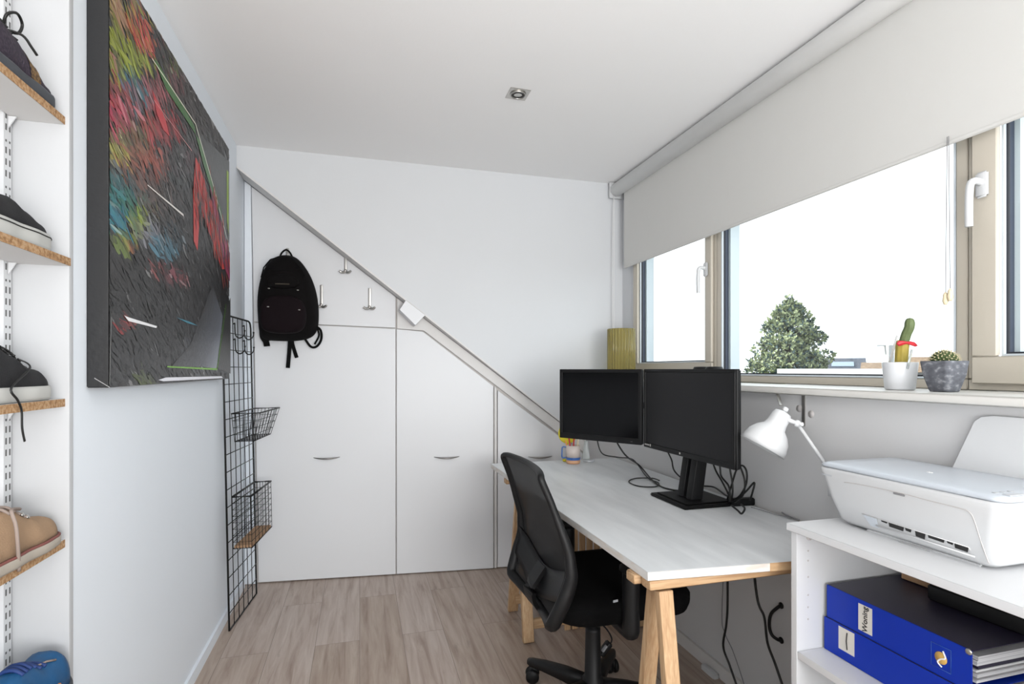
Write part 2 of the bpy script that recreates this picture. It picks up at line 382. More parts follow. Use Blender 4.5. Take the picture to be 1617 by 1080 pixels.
# ---------------------------------------------------------------- window frames
def win_y(px): return hX(px, 500, WX).y
X0, X1 = WX - .0, WX + .07
def frame_rect(mb, y0, y1, z0, z1, w, xa, xb, bev=.003, wb=None):     # y0>y1 (far to near)
    wb = wb or w
    mb.box((xa, y1, z0), (xb, y0, z0 + wb), bev); mb.box((xa, y1, z1 - w), (xb, y0, z1), bev)
    mb.box((xa, y1, z0 + wb), (xb, y1 + w, z1 - w), bev); mb.box((xa, y0 - w, z0 + wb), (xb, y0, z1 - w), bev)
def window(idx, y0, y1, sash, labelled, handle_y=None, zb=None, wst=.05, hz=None):
    f = MB()
    zb = zb or SZ
    frame_rect(f, y0, y1, SZ + .0005, 2.2195, .032, WX - .004, WX + .07)
    fo = struct('window_%d' % idx, f, 'frame')
    ya, yb, za, zc_ = y0 - .032, y1 + .032, SZ + .032, 2.19
    if sash:
        s_ = MB(); frame_rect(s_, ya + .012, yb - .012, za - .012, zc_, wst, WX - .022, WX - .0045, wb=.075); s_.build('sash', 'frame', fo)
        ya, yb, za, zc_ = ya + .012 - wst, yb - .012 + wst, za + .063, zc_ - wst
    g = MB(); gx = WX + .008
    frame_rect(g, ya, yb, za, zc_, .006, WX - .003, gx, 0); g.build('glazing_bead', 'framew', fo)
    g = MB(); frame_rect(g, ya - .006, yb + .006, za + .006, zc_ - .006, .005, gx - .002, gx + .004, 0); g.build('gasket', 'gasket', fo)
    g = MB(); frame_rect(g, ya - .004, yb + .004, za + .004, zc_ - .004, .006, gx + .006, gx + .022, 0); g.build('spacer_bar', 'blueedge', fo)
    o_ = MB(); frame_rect(o_, ya, yb, za, zc_, .022, gx + .024, gx + .075, 0, wb=.002); o_.build('outer_reveal', 'framew', fo)
    p = MB(); p.box((gx + .012, yb + .002, za + .002), (gx + .016, ya - .002, zc_ - .002)); p.build('pane', 'glass', fo)
    if handle_y is not None:
        h = MB(); hx = WX - .022; hy = handle_y
        h.box((hx - .012, hy - .016, hz - .035), (hx - .0002, hy + .016, hz + .035), bev=.005)
        h.tube(cr([(hx - .010, hy, hz + .006), (hx - .030, hy, hz + .008), (hx - .040, hy + .003, hz + .004), (hx - .043, hy + .006, hz - .012), (hx - .043, hy + .008, hz - .06), (hx - .041, hy + .009, hz - .115)], 5), .0095, 10)
        h.build('handle', 'whitepl', fo)
    return fo
yL0, yL1 = win_y(1002), win_y(1133)
yM0, yM1 = yL1 - .0, win_y(1530)
window(1, yL0, yL1 + .001, True, 1, handle_y=hX(1122, 430, WX).y, hz=hX(1122, 424, WX - .02).z)
window(2, yL1, yM1 + .001, False, 2)
window(3, yM1, yM1 - 1.0, True, 3, handle_y=hX(1554, 300, WX - .02).y, hz=hX(1554, 292, WX - .02).z, wst=.062)
window(4, yM1 - 1.001, BACK, False, 4)

# ---------------------------------------------------------------- roller blind
bl = thing('roller_blind', (1.60, 1.5, 2.30), 'off-white fabric roller blind half lowered over the windows', 'blind')
BX = 1.618
t = MB(); t.tube([(1.597, 3.165, 2.398), (1.597, -1.7, 2.398)], .042, 28); t.build('roller_tube', 'roller', bl)
t = MB(); t.box((BX - .001, -1.68, 1.885), (BX + .0008, 3.10, 2.39)); t.build('fabric', 'blind', bl)
t = MB(); t.box((BX - .004, -1.68, 1.879), (BX + .004, 3.10, 1.894), bev=.003); t.build('bottom_bar', 'blind', bl)
t = MB(); t.box((1.55, 3.168, 2.345), (1.655, 3.176, 2.4475), bev=.002); t.build('end_bracket', 'whitepl', bl)
t = MB()
for dy in (.0, .022): t.tube(cr([(1.575, 3.15 + dy * .5, 2.37), (1.572, 3.152 + dy, 1.9), (1.572, 3.150 + dy * .6, 1.30)], 6), .0016, 6)
t.build('bead_chain', 'white', bl)
t = MB(); a = hX(1498, 238, 1.605)
c1 = hX(1493, 468, 1.605); c2 = hX(1500.5, 462, 1.605)
a.z = 1.90
cdl = thing('blind_cord', a, 'thin pale pull cords with two cream toggles hanging before the middle window', 'cord')
t.tube([a + Vector((0, .004, 0)), c1], .0011, 6); t.tube([a, c2], .0011, 6); t.build('cord', 'gcable', cdl)
for c_ in (c1, c2):
    t = MB(); t.lathe([(.002, .012), (.006, .006), (.0075, -.014), (.005, -.022), (.003, -.024)], c_, n=12); t.build('toggle', 'cream', cdl)

# ---------------------------------------------------------------- closet under the roof slope
cl = thing('closet', (0.3, 3.33, 0), 'white fitted closet with flat doors under the sloping roof edge', 'closet')
def cpl(mb, pxs, off=0.0, th=.018, bev=.0012): return mb.prism([hC(x, y, off) for x, y in pxs], CN * th, bev)
# frame behind, up to the slope
def cpoint(X, z, off): # point on closet plane at X, z
    y = (CP.y + (CN * off).y) - .103 * (X - (CN * off).x); return Vector((X, y, z))
fr = MB(); o_ = .020
fr.prism([cpoint(LX + .002, .001, o_), cpoint(KX - .003, .001, o_), cpoint(KX - .003, diag(KX) - .014, o_), cpoint(LX + .002, diag(LX + .002) - .014, o_)], CN * .016)
fr.build('frame', 'gap', cl)
st = MB(); st.prism([cpoint(LX + .002, .002, 0), hC(404.5, 0, 0).xy.to_3d() + Vector((0, 0, .002)), hC(396, 0, 0).xy.to_3d() + Vector((0, 0, diag(hC(396, 0).x) - .014)), cpoint(LX + .002, diag(LX + .002) - .014, 0)], CN * .018, .001)
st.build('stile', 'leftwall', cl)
up = MB()
a = hC(401, 507.7); b_ = hC(624.6, 517.6); 
xa, xb = a.x, b_.x
up.prism([a, b_, cpoint(xb, diag(xb) - .015, 0), cpoint(hC(397, 0).x, diag(hC(397, 0).x) - .015, 0)], CN * .018, .001)
up.build('upper_panel', 'door', cl)
def handle(px, py, wpx, parent):
    c_ = hC(px, py); L = (hC(px + wpx / 2, py) - hC(px - wpx / 2, py)).length / 2
    t = MB(); n = 14
    rings = []
    for k in range(n + 1):
        s_ = -1 + 2 * k / n; q = 1 - s_ * s_
        ctr = c_ + CU * (s_ * L) - CN * (.003 + .020 * q) + Vector((0, 0, -.006 * q))
        w_ = .0015 + .007 * q; h_ = .0015 + .004 * q
        rings.append([ctr + CN * (w_ * math.cos(f)) + Vector((0, 0, h_ * math.sin(f))) for f in [2 * PI * j / 10 for j in range(10)]])
    t.loft(rings); t.build('handle', 'dksteel', parent)
FLY = lambda x: 922.8 + (x - 406.5) * (900.2 - 922.8) / (779 - 406.5) - 3
d1 = cpl(MB(), [(401, 509.3), (624.6, 519.2), (624.8, FLY(624.8)), (408, FLY(408))]).build('door', 'door', cl); handle(516, 722, 42, d1)
d2 = cpl(MB(), [(626.2, 519.4), (668, 523.6), (779, 609.5), (779, FLY(779)), (626.4, FLY(627))]).build('door', 'door', cl); handle(705.5, 721, 40, d2)
d3 = cpl(MB(), [(786, 616.5), (877, 684), (960, 746), (960, FLY(960)), (786, FLY(786) - 1)]).build('door', 'door', cl); handle(853, 720.5, 38, d3)
p3 = cpl(MB(), [(780.6, 610), (784.6, 613.4), (784.6, FLY(784)), (780.6, FLY(780))]).build('post', 'trimw', cl)
# fascia between the slope trim and the door tops
fa = MB()
q = [hC(627, 519), hC(669, 522), hC(962, 744.5)]
xs = [q[0].x, q[2].x]
fa.prism([q[0], q[1], q[2], cpoint(q[2].x, diag(q[2].x) - .015, 0), cpoint(q[0].x, diag(q[0].x) - .015, 0)], CN * .017, .001)
fa.build('fascia', 'trimw', cl)
# small white block under the slope
def onslope(x, o): return Vector((x, 0, diag(x) + o))
bk = MB(); bxa, bxb = hY(640, 470, CHK).x, hY(671, 500, CHK).x
nrm = Vector((-dsl, 0, 1)).normalized()
bk.prism([hY(x, y, CHK - .008) for x, y in ((641, 473.5), (672, 497.5), (656, 514), (630.5, 489))], (0, (hC(650, 500).y - CHK) + .005, 0), .002)
tag(bk.build('support_block', 'door'), 'small white block fixed under the sloping trim, right of the coat hooks', 'block')

# coat hooks
def make_hook(px, py_top, py_bot, label):
    t0 = hC(px, py_top); t1 = hC(px, py_bot)
    h = thing('coat_hook', t1, label, 'hook', 'steel coat hooks on the closet panel')
    m_ = MB(); mid = (t0 + t1) / 2 - CN * .004
    m_.obox(mid, (.017, .006, (t0 - t1).length), Matrix.Rotation(-math.atan(.103), 3, 'Z'), .002); m_.build('back_plate', 'nickel', h)
    for s_ in (-1, 1):
        m_ = MB(); m_.tube(cr([t1 - CN * .010 + Vector((0, 0, .008)), t1 - CN * .02 + CU * s_ * .010 - Vector((0, 0, .004)), t1 - CN * .028 + CU * s_ * .022 - Vector((0, 0, .004)), t1 - CN * .034 + CU * s_ * .033 + Vector((0, 0, .004))], 5), [.0085] * 6 + [.0075] * 6 + [.0065] * 3 + [.007], 10)
        m_.build('prong', 'nickel', h)
    m_ = MB(); m_.sphere(t1 - CN * .016 + Vector((0, 0, .006)), .010); m_.build('boss', 'nickel', h)
    return h
h1 = make_hook(546, 402, 430, 'steel coat hook highest of the bare ones, touching the sloping trim')
make_hook(508, 450, 484, 'steel coat hook right beside the black backpack, lower than the next hook')
make_hook(584, 455, 487, 'steel coat hook furthest right, midway between backpack and sloping trim')
h4 = make_hook(454, 392, 408, 'coat hook that carries the black backpack')

# ---------------------------------------------------------------- backpack
bp = thing('backpack', hC(458, 540) - CN * .02, 'black backpack hanging by its top loop from a hook on the closet', 'backpack')
pc = hC(460, 480)
def bpt(px, py, off): return hC(px, py) - CN * off
outl = [(436, 414), (425, 428), (417, 452), (414, 480), (416, 505), (417, 528), (424, 534), (440, 535), (465, 536), (488, 533), (500, 524), (503, 505), (502, 478), (497, 455), (489, 436), (478, 420), (468, 411), (452, 409)]
def bulge(px, py):
    u = (px - 459) / 46; v = (py - 474) / 66; return max(0, 1 - .75 * abs(u) ** 3.5) * (1 - .35 * max(0, -v) ** 2)
body = MB(); ctr = (459, 474); rings = []
for f, dp in ((1.03, .012), (1.07, .03), (1.06, .07), (1.0, .11), (.88, .15), (.68, .17), (.4, .18), (.12, .183)):
    rings.append([bpt(ctr[0] + (x - ctr[0]) * f, ctr[1] + (y - ctr[1]) * f, dp) for x, y in outl])
body.loft(rings); bo = body.build('body', 'pack', bp)
bo.modifiers.new('sub', 'SUBSURF').levels = 2; bo.modifiers[0].render_levels = 2
pk = MB()
pol = [(430, 470), (489, 472), (495, 500), (492, 527), (470, 531), (440, 530), (425, 524), (424, 498)]
rings = []
for f, dp in ((1.0, .12), (1.0, .19), (.93, .215), (.7, .225), (.2, .228)): rings.append([bpt(459 + (x - 459) * f, 500 + (y - 500) * f, dp) for x, y in pol])
pk.loft(rings); q_ = pk.build('front_pocket', 'packm', bp); q_.modifiers.new('sub', 'SUBSURF').render_levels = 2
pk = MB(); pol = [(434, 440), (482, 441), (489, 466), (428, 464)]; rings = []
for f, dp in ((1.0, .12), (1.0, .185), (.9, .2), (.2, .205)): rings.append([bpt(459 + (x - 459) * f, 453 + (y - 453) * f, dp) for x, y in pol])
pk.loft(rings); q_ = pk.build('upper_pocket', 'pack', bp); q_.modifiers.new('sub', 'SUBSURF').render_levels = 2
t = MB(); t.tube([bpt(x, y, .178) for x, y in ((432, 433), (445, 435), (460, 436), (476, 435), (487, 432))], .003, 6); t.tube([bpt(x, y, .15) for x, y in ((424, 445), (428, 430), (438, 418), (455, 413), (470, 416), (482, 428), (490, 443))], .0035, 6); t.build('zip', 'strap', bp)
t = MB(); t.prism([bpt(449, 456, .2063), bpt(470, 456.5, .2063), bpt(470, 458, .2063), bpt(449, 457.6, .2063)], CN * .002); t.build('name_patch', 'patch', bp)
for (x, y) in ((440.5, 464), (483, 466.5), (440.5, 491.5), (486, 496)):
    t = MB(); t.obox(bpt(x, y, .232 if y > 480 else .215), (.012, .006, .006), None, .002); t.build('buckle', 'steel', bp)
t = MB(); t.tube(cr([bpt(444, 412, .05), bpt(448, 402, .045), bpt(454.5, 397, .042), bpt(461, 402, .045), bpt(466, 412, .05)], 6), .005, 8); t.build('top_loop', 'strap', bp)
t = MB(); t.ribbon(cr([bpt(461, 530, .05), bpt(459.5, 548, .035), bpt(456.5, 581, .03)], 5), .022, .003, CN); t.ribbon(cr([bpt(463, 530, .04), bpt(464, 545, .028), bpt(470, 565, .022)], 5), .020, .003, CN); t.build('hanging_strap', 'strap', bp)
t = MB(); t.ribbon(cr([bpt(418, 520, .05), bpt(419, 532, .05), bpt(423, 540, .04), bpt(424, 547, .03)], 5), .032, .006, CN); t.ribbon(cr([bpt(422, 538, .035), bpt(432, 536.5, .03), bpt(443, 536, .03)], 5), .010, .003, CN); t.build('shoulder_strap', 'strap', bp)
t = MB(); t.ribbon(cr([bpt(499, 515, .05), bpt(508, 522, .04), bpt(509, 536, .035), bpt(502, 547, .03), bpt(493, 548, .03), bpt(485, 538, .035), bpt(481, 530, .05)], 6), .013, .004, CN)
t.ribbon(cr([bpt(502, 518, .03), bpt(505, 530, .028), bpt(498, 544, .025)], 5), .010, .003, CN); t.build('shoulder_strap', 'strap', bp)

# ---------------------------------------------------------------- painting on the left wall
random.seed(5)
CXF = LX + .048
cy0, cy1, cz0, cz1 = hX(172, 612, CXF).y, 2.80, hX(172, 612, CXF).z, 2.275
pt = MB(); pt.box((LX + .001, cy0, cz0), (CXF, cy1, cz1), bev=.002)
blobs = [  # colour areas of the paint: px, py, radius, colour
 (180, 60, 40, (.32, .36, .03)), (200, 90, 30, (.30, .36, .04)), (182, 20, 22, (.40, .20, .12)), (212, 40, 18, (.62, .03, .05)), (228, 72, 16, (.70, .03, .07)),
 (178, 92, 12, (.70, .15, .30)), (205, 118, 14, (.05, .20, .32)), (216, 150, 18, (.04, .16, .20)), (185, 150, 22, (.40, .05, .05)), (182, 185, 20, (.60, .05, .12)),
 (205, 170, 14, (.60, .18, .22)), (240, 150, 20, (.45, .12, .14)), (258, 205, 22, (.42, .04, .05)), (200, 215, 25, (.14, .12, .05)), (215, 250, 26, (.30, .10, .06)), (240, 262, 18, (.42, .08, .05)),
 (190, 240, 14, (.45, .42, .08)), (180, 310, 26, (.02, .18, .20)), (200, 330, 20, (.03, .22, .14)), (215, 345, 16, (.28, .36, .03)), (190, 345, 18, (.02, .20, .30)),
 (235, 300, 26, (.10, .06, .05)), (232, 365, 14, (.25, .25, .28)), (262, 390, 16, (.08, .22, .30)), (195, 380, 14, (.18, .26, .04)), (205, 388, 9, (.45, .14, .05)), (280, 250, 30, (.04, .05, .05)),
 (245, 428, 11, (.30, .08, .08)), (270, 436, 12, (.28, .07, .09)), (290, 445, 9, (.30, .05, .06)), (295, 250, 20, (.10, .05, .06)), (195, 510, 10, (.42, .04, .04)), (205, 512, 7, (.4, .05, .04)), (225, 600, 9, (.12, .16, .04)),
 (250, 480, 55, (.016, .016, .017)), (320, 480, 45, (.02, .02, .022)), (200, 450, 40, (.017, .016, .016)), (230, 550, 50, (.018, .018, .019)), (320, 555, 25, (.07, .075, .09)), (345, 530, 18, (.12, .13, .15)),
 (300, 130, 40, (.05, .04, .04)), (330, 200, 30, (.06, .055, .055)), (352, 290, 14, (.10, .12, .13)), (300, 380, 30, (.018, .017, .018)), (180, 560, 30, (.02, .02, .022)), (270, 300, 18, (.03, .03, .03)), (180, 420, 25, (.02, .018, .018))]
pcols = []
lay = pt.bm.loops.layers.float_color.new('Col')
for f in pt.bm.faces:
    for l in f.loops: l[lay] = (.014, .014, .015, 1)
def pface(pts, c):
    f = pt.bm.faces.new([pt.bm.verts.new(p) for p in pts])
    for i, l in enumerate(f.loops): l[lay] = (*(c[i] if isinstance(c[0], tuple) else c), 1)
lvl = [0]
def stroke(c, L, w, ang, colr):
    lvl[0] += 1; x = CXF + .0002 + lvl[0] * 2e-7
    d = Vector((math.cos(ang), math.sin(ang))); n_ = Vector((-d.y, d.x)); pts = []
    prof = ((-.5, .15), (-.3, .8), (0, 1), (.3, .7), (.5, .1), (.3, -.8), (0, -1), (-.3, -.7), (-.5, -.12))
    for a_, b2 in prof:
        p = Vector(c) + d * (a_ * L) + n_ * (b2 * w / 2 * random.uniform(.75, 1.2))
        y = min(max(p.x, cy0 + .001), cy1 - .001); z = min(max(p.y, cz0 + .001), cz1 - .001)
        pts.append((x, y, z))
    pface(pts, colr)
pface([(CXF + .0001, cy0 + .002, cz0 + .002), (CXF + .0001, cy1 - .002, cz0 + .002), (CXF + .0001, cy1 - .002, cz1 - .002), (CXF + .0001, cy0 + .002, cz1 - .002)], (.022, .021, .021))
for k in range(7500):
    y = random.uniform(cy0, cy1); z = random.uniform(cz0, cz1); px, py = proj((CXF, y, z))
    best = sorted(((math.hypot(px - b[0], py - b[1]) / b[2]) * random.uniform(.7, 1.3), i) for i, b in enumerate(blobs))[0]
    c_ = blobs[best[1]][3]; c2 = min(((math.hypot(px - b[0], py - b[1]) / b[2]), i) for i, b in enumerate(blobs) if i != best[1]); q2 = random.random() * .45; c_ = tuple(u_ * (1 - q2) + v_ * q2 for u_, v_ in zip(c_, blobs[c2[1]][3]))
    if best[0] > 1.25 and random.random() < .75: c_ = (.025, .024, .024)
    v = random.uniform(.55, 1.2)
    if random.random() < .13: c_ = tuple(q * .35 + .012 for q in c_)
    elif random.random() < .03: c_ = tuple(min(1, q + .2) for q in c_)
    dark = max(c_) < .03
    stroke((y, z), random.uniform(.03, .10) * (1.3 if dark else 1), random.uniform(.004, .018), -.42 + random.gauss(0, .28), tuple(q * v * .8 for q in c_))
def pline(p0, p1, w0, w1, colr, lift=.0016):
    lift += .0010
    a = hX(*p0, CXF + lift); b = hX(*p1, CXF + lift); d = (b - a).normalized(); n_ = Vector((0, -d.z, d.y))
    pface([a + n_ * w0 / 2, b + n_ * w1 / 2, b - n_ * w1 / 2, a - n_ * w0 / 2], colr)
def ppoly(pts, colr, lift=.0014):
    lift += .0010; pface([hX(x, y, CXF + lift) for x, y in pts], colr)
ppoly([(309, 205), (362, 255), (362, 330)], [(.03, .03, .03), (.05, .055, .056), (.13, .14, .145)], .0011)
ppoly([(309, 205), (362, 330), (362, 400)], [(.03, .03, .03), (.13, .14, .145), (.06, .07, .07)], .0011)
ppoly([(309, 248), (316, 262), (326, 300), (335, 320), (346, 350), (357, 395), (361, 425), (350, 425), (340, 395), (325, 350), (316, 330), (312, 396), (306, 380), (305, 300)], (.52, .028, .025), .0015)
ppoly([(330, 285), (340, 320), (352, 362), (363, 400), (363, 445), (352, 415), (344, 372), (336, 330)], (.30, .03, .10), .0016)
ppoly([(240, 84), (251, 102), (308, 200), (309, 212), (298, 195), (262, 140)], (.03, .13, .02), .0017)
ppoly([(309, 212), (316, 222), (349, 330), (352, 350), (340, 320), (322, 262)], (.06, .16, .05), .0017)
random.seed(8)
for k in range(260):                                              # red area broken up by drips and dark brush marks
    u_ = random.random(); e_ = random.choice((0, 0, 1))
    x_ = 308 + 52 * u_ + random.gauss(0, 3.0); y_ = (262 + 158 * u_ if e_ else 300 + 120 * u_) + random.gauss(0, 22)
    if x_ > 361 or x_ < 304: continue
    q_ = hX(x_, y_, CXF); red = random.random() < .45
    cc_ = (random.uniform(.25, .6), .02 + .05 * random.random(), .03) if red else (.03, .022, .022)
    if red and y_ > 300 + 150 * u_ + 25: continue
    x0_ = CXF; CXF = x0_ + .0022; stroke((q_.y, q_.z), random.uniform(.03, .09), random.uniform(.004, .012), -1.15 + random.gauss(0, .12), cc_); CXF = x0_
pline((240, 92), (309, 196), .004, .005, (.75, .73, .60), .0019); pline((309, 196), (336, 290), .008, .007, (.72, .74, .62), .0019); pline((336, 290), (362, 390), .007, .006, (.78, .78, .74), .0019)
pline((243, 158), (303, 238), .002, .003, (.70, .30, .30), .0019); pline((233, 292), (290, 340), .003, .008, (.75, .72, .68), .0019)
ppoly([(240, 140), (262, 190), (268, 215), (258, 205), (248, 180)], (.50, .03, .04), .0017)
ppoly([(196, 498), (203, 501), (248, 515), (247, 518), (203, 507)], (.85, .85, .86), .0018)
ppoly([(278, 501), (300, 508), (313, 514.5), (297, 510.5)], (.03, .20, .28), .0018)
pline((264, 579), (343, 583), .004, .008, (.17, .42, .03), .0018); pline((343, 583), (357, 480), .008, .003, (.15, .38, .04), .0018)
dkc = (.022, .022, .024)
ppoly([(270, 579), (318, 579), (300, 545)], [dkc, (.075, .08, .095), dkc], .0012)
ppoly([(318, 579), (342, 582), (352, 500)], [(.075, .08, .095), (.26, .28, .33), (.12, .13, .155)], .0012)
ppoly([(318, 579), (352, 500), (300, 545)], [(.075, .08, .095), (.12, .13, .155), dkc], .0012)
ppoly([(300, 545), (352, 500), (335, 450)], [dkc, (.12, .13, .155), dkc], .0012)
ppoly([(344, 582), (357, 485), (364, 470), (364, 590)], (.035, .035, .036), .0014)
ppoly([(250, 600), (262, 596), (350, 594), (352, 597), (258, 602)], (.82, .82, .88), .0019)
ppoly([(358, 268), (361, 272), (361, 370), (358.5, 360)], (.28, .42, .03), .0018)
pline((173, 606), (176, 500), .0015, .0015, (.4, .4, .38), .0018); pline((149, 597), (174, 612), .002, .002, (.5, .5, .5), .0018)
m, n, b = nt('oil_paint'); at_ = n.nodes.new('ShaderNodeVertexColor'); at_.layer_name = 'Col'; n.links.new(at_.outputs[0], b.inputs['Base Color']); b.inputs['Roughness'].default_value = .38
tx = n.nodes.new('ShaderNodeTexCoord'); no = n.nodes.new('ShaderNodeTexNoise'); no.inputs['Scale'].default_value = 60; n.links.new(tx.outputs['Object'], no.inputs[0]); bm_ = n.nodes.new('ShaderNodeBump'); bm_.inputs['Strength'].default_value = .3; bm_.inputs['Distance'].default_value = .003
n.links.new(no.outputs['Fac'], bm_.inputs['Height']); n.links.new(bm_.outputs[0], b.inputs['Normal'])
tag(pt.build('painting', m, recalc=False), 'large dark abstract canvas with red, green and white streaks on the left wall', 'painting')

# ---------------------------------------------------------------- shelving alcove on the left
PY = 1.474
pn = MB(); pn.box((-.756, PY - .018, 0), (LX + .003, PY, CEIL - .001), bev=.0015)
tag(pn.build('side_panel', 'panel'), 'tall white side panel closing the far end of the shoe shelves', 'panel')
rl = MB(); ry0, ry1 = PY - .052, PY - .024
rl.box((-.7565, ry0, .02), (-.742, ry1, CEIL - .02), bev=.001); rl.mi = 1
z = .06
while z < 2.38:
    for yy in (ry0 + .0075, ry1 - .0075): rl.box((-.7425, yy - .0022, z), (-.7416, yy + .0022, z + .014 if int(z / .0254) % 4 else z + .005))
    z += .0254
tag(rl.build('shelf_upright', ['unit', 'slot']), 'white twin-slot steel upright on the back of the shoe alcove', 'bracket rail')
shelf_def = [(1.814, -.645, 'white shelf with raw chipboard edge, topmost, under the dark knitted shoe'), (1.493, -.634, 'white shelf with raw chipboard edge under the white-soled low slip-on shoe'),
             (1.173, -.645, 'white shelf with raw chipboard edge at eye level under the black laced canvas sneaker'), (.853, -.645, 'white shelf with raw chipboard edge under the tan suede shoe'), (.530, -.634, 'white shelf with raw chipboard edge, lowest, under the blue shoe')]
for z, xf, lb in shelf_def:
    s_ = thing('shoe_shelf', (-.7, .9, z - .018), lb, 'shelf', 'chipboard-edged shelves in the shoe alcove')
    t = MB(); t.box((-.741, -.3, z - .018), (xf - .0012, PY - .0185, z), bev=.0008); t.build('board', 'shelfw', s_)
    t = MB(); t.box((xf - .001, -.3, z - .0178), (xf, PY - .0185, z - .0003)); t.build('raw_edge', 'chip', s_)
    t = MB(); t.prism([(-.7405, PY - .040, z - .019), (-.726, PY - .040, z - .019), (-.7405, PY - .040, z - .045)], (0, .003, 0)); t.build('bracket', 'unit', s_)

def interp(tab, s):
    for (a, va), (b, vb) in zip(tab, tab[1:]):
        if s <= b:
            q = (s - a) / (b - a); q = q * q * (3 - 2 * q); return va + (vb - va) * q
    return tab[-1][1]
WT = [(0, .30), (.02, .52), (.06, .76), (.13, .92), (.28, 1.0), (.5, .82), (.75, .70), (.93, .66), (1, .30)]
def shoe(name, toe, L, wid, sole_h, hT, mats, label, sole_pro=.004, toe_spring=.0, collar=.09, off_x=0, rz=0):
    """toe points to +Y at 'toe' (x, y, z of the shelf); L length"""
    x0, y0, z0 = toe; r = thing(name, (x0, y0 - L / 2, z0), label, 'shoe')
    def halfw(s): return wid / 2 * interp(WT, s)
    def curve(s): return x0 + rz * s * L - .006 * math.sin(PI * min(1, s * 1.6))
    n = 26; so_ = MB(); rings = []
    for k in range(n + 1):
        s_ = k / n; w = halfw(s_) + sole_pro; lift = toe_spring * max(0, 1 - s_ / .25) ** 2
        y = y0 - s_ * L; c = curve(s_)
        rings.append([Vector((c + a * w, y, z0 + .0008 + lift + h_ * sole_h)) for a, h_ in ((-.92, 0), (.92, 0), (1.0, .25), (1.0, .8), (.95, 1), (-.95, 1), (-1.0, .8), (-1.0, .25))])
    so_.loft(rings); so_.build('sole', mats[0], r)
    u = MB(); rings = []
    for k in range(n + 1):
        s_ = .012 + .976 * k / n; w = halfw(s_) - .001; lift = toe_spring * max(0, 1 - s_ / .25) ** 2
        h = interp(hT, s_); y = y0 - s_ * L; c = curve(s_); ring = []
        zb = z0 + sole_h * .92 + lift
        for j in range(14):
            a = PI * j / 13; ex = .62
            ca, sa = math.cos(a), math.sin(a)
            ring.append(Vector((c + w * (abs(ca) ** ex) * (1 if ca > 0 else -1) * (1 - .12 * sa), y, zb + h * (sa ** .75 if sa > 0 else 0))))
        rings.append(ring)
    u.loft(rings); u.build('upper', mats[1], r)
    return r, halfw, curve
def vamp(r, curve, y0, z0, L, hT, sole_h, s, side=0.0, wid=.09, lift=0.002):   # point on top of the shoe
    h = interp(hT, s); w = wid / 2 * interp(WT, s)
    return Vector((curve(s) + side * w, y0 - s * L, z0 + sole_h + h * (1 - .45 * abs(side) ** 2.2) + lift))
def laces(r, curve, y0, z0, L, hT, sole_h, wid, m_, s0, s1, nrow, rad=.0022):
    t = MB()
    for k in range(nrow):
        a = s0 + (s1 - s0) * k / (nrow - 1)
        t.tube(cr([vamp(r, curve, y0, z0, L, hT, sole_h, a, sd, wid, .003) for sd in (-.55, -.25, 0, .25, .55)], 3), rad, 6)
    t.build('lace', m_, r); 
HT1 = [(0, .006), (.05, .016), (.15, .028), (.3, .052), (.45, .080), (.6, .085), (.8, .075), (1, .08)]
tz = 1.8145
r, hw, cv = shoe('knit_running_shoe', (-.688, 1.451, tz), .285, .088, .026, HT1, ('solegr', 'knitblk'), 'dark knitted running shoe with a brown band on the top shelf', toe_spring=.006)
t = MB(); rings = []
for s_ in (.28, .31, .345, .38):
    w = hw(s_); h = interp(HT1, s_); y = 1.451 - s_ * .285; c = cv(s_)
    rings.append([Vector((c + (w + .0005) * (abs(math.cos(PI * j / 13)) ** .62) * (1 if math.cos(PI * j / 13) > 0 else -1) * (1 - .12 * math.sin(PI * j / 13)), y, tz + .024 + (h + .0012) * (max(0, math.sin(PI * j / 13)) ** .75))) for j in range(14)])
t.loft(rings, cap=False); t.build('brown_band', 'knitbr', r)
laces(r, cv, 1.451, tz, .285, HT1, .026, .088, 'cable', .42, .6, 4)
t = MB(); b0 = vamp(r, cv, 1.451, tz, .285, HT1, .026, .47, .1, .088, .003)
t.tube(cr([b0, b0 + Vector((.012, -.012, .022)), b0 + Vector((.018, .010, .040)), b0 + Vector((.016, .032, .030)), b0 + Vector((.012, .026, .008)), b0 + Vector((.004, .008, .001))], 6), .0028, 8)
t.tube(cr([b0, b0 + Vector((.022, .020, .002)), b0 + Vector((.030, .036, -.012)), b0 + Vector((.034, .048, -.022))], 5), .0026, 8); t.build('bow', 'cable', r)
HT2 = [(0, .010), (.05, .020), (.15, .032), (.3, .045), (.42, .060), (.55, .055), (.8, .05), (1, .06)]
tz = 1.4935
r, hw, cv = shoe('low_skate_shoe', (-.690, 1.432, tz), .29, .094, .038, HT2, ('rubberw', 'canvasblk'), 'black low shoe with thick white rubber sole on the second shelf from the top', sole_pro=.005)
t = MB(); t.tube([Vector((cv(k / 24) + (hw(k / 24) + .0055), 1.432 - k / 24 * .29, tz + .031)) for k in range(1, 24)], .0014, 6); t.build('sole_stripe', 'ink', r)
HT3 = [(0, .012), (.05, .030), (.12, .040), (.25, .045), (.4, .070), (.55, .085), (.8, .07), (1, .075)]
tz = 1.1735
r, hw, cv = shoe('canvas_sneaker', (-.690, 1.432, tz), .29, .094, .030, HT3, ('rubberw', 'canvasblk'), 'worn black canvas sneaker with off-white sole and a lace hanging over the shelf edge', sole_pro=.005)
laces(r, cv, 1.432, tz, .29, HT3, .03, .094, 'cable', .32, .55, 5)
t = MB(); e0 = vamp(r, cv, 1.432, tz, .29, HT3, .03, .34, .5, .094, .003)
ed = lambda px, py, X=-.640: hX(px, py, X)
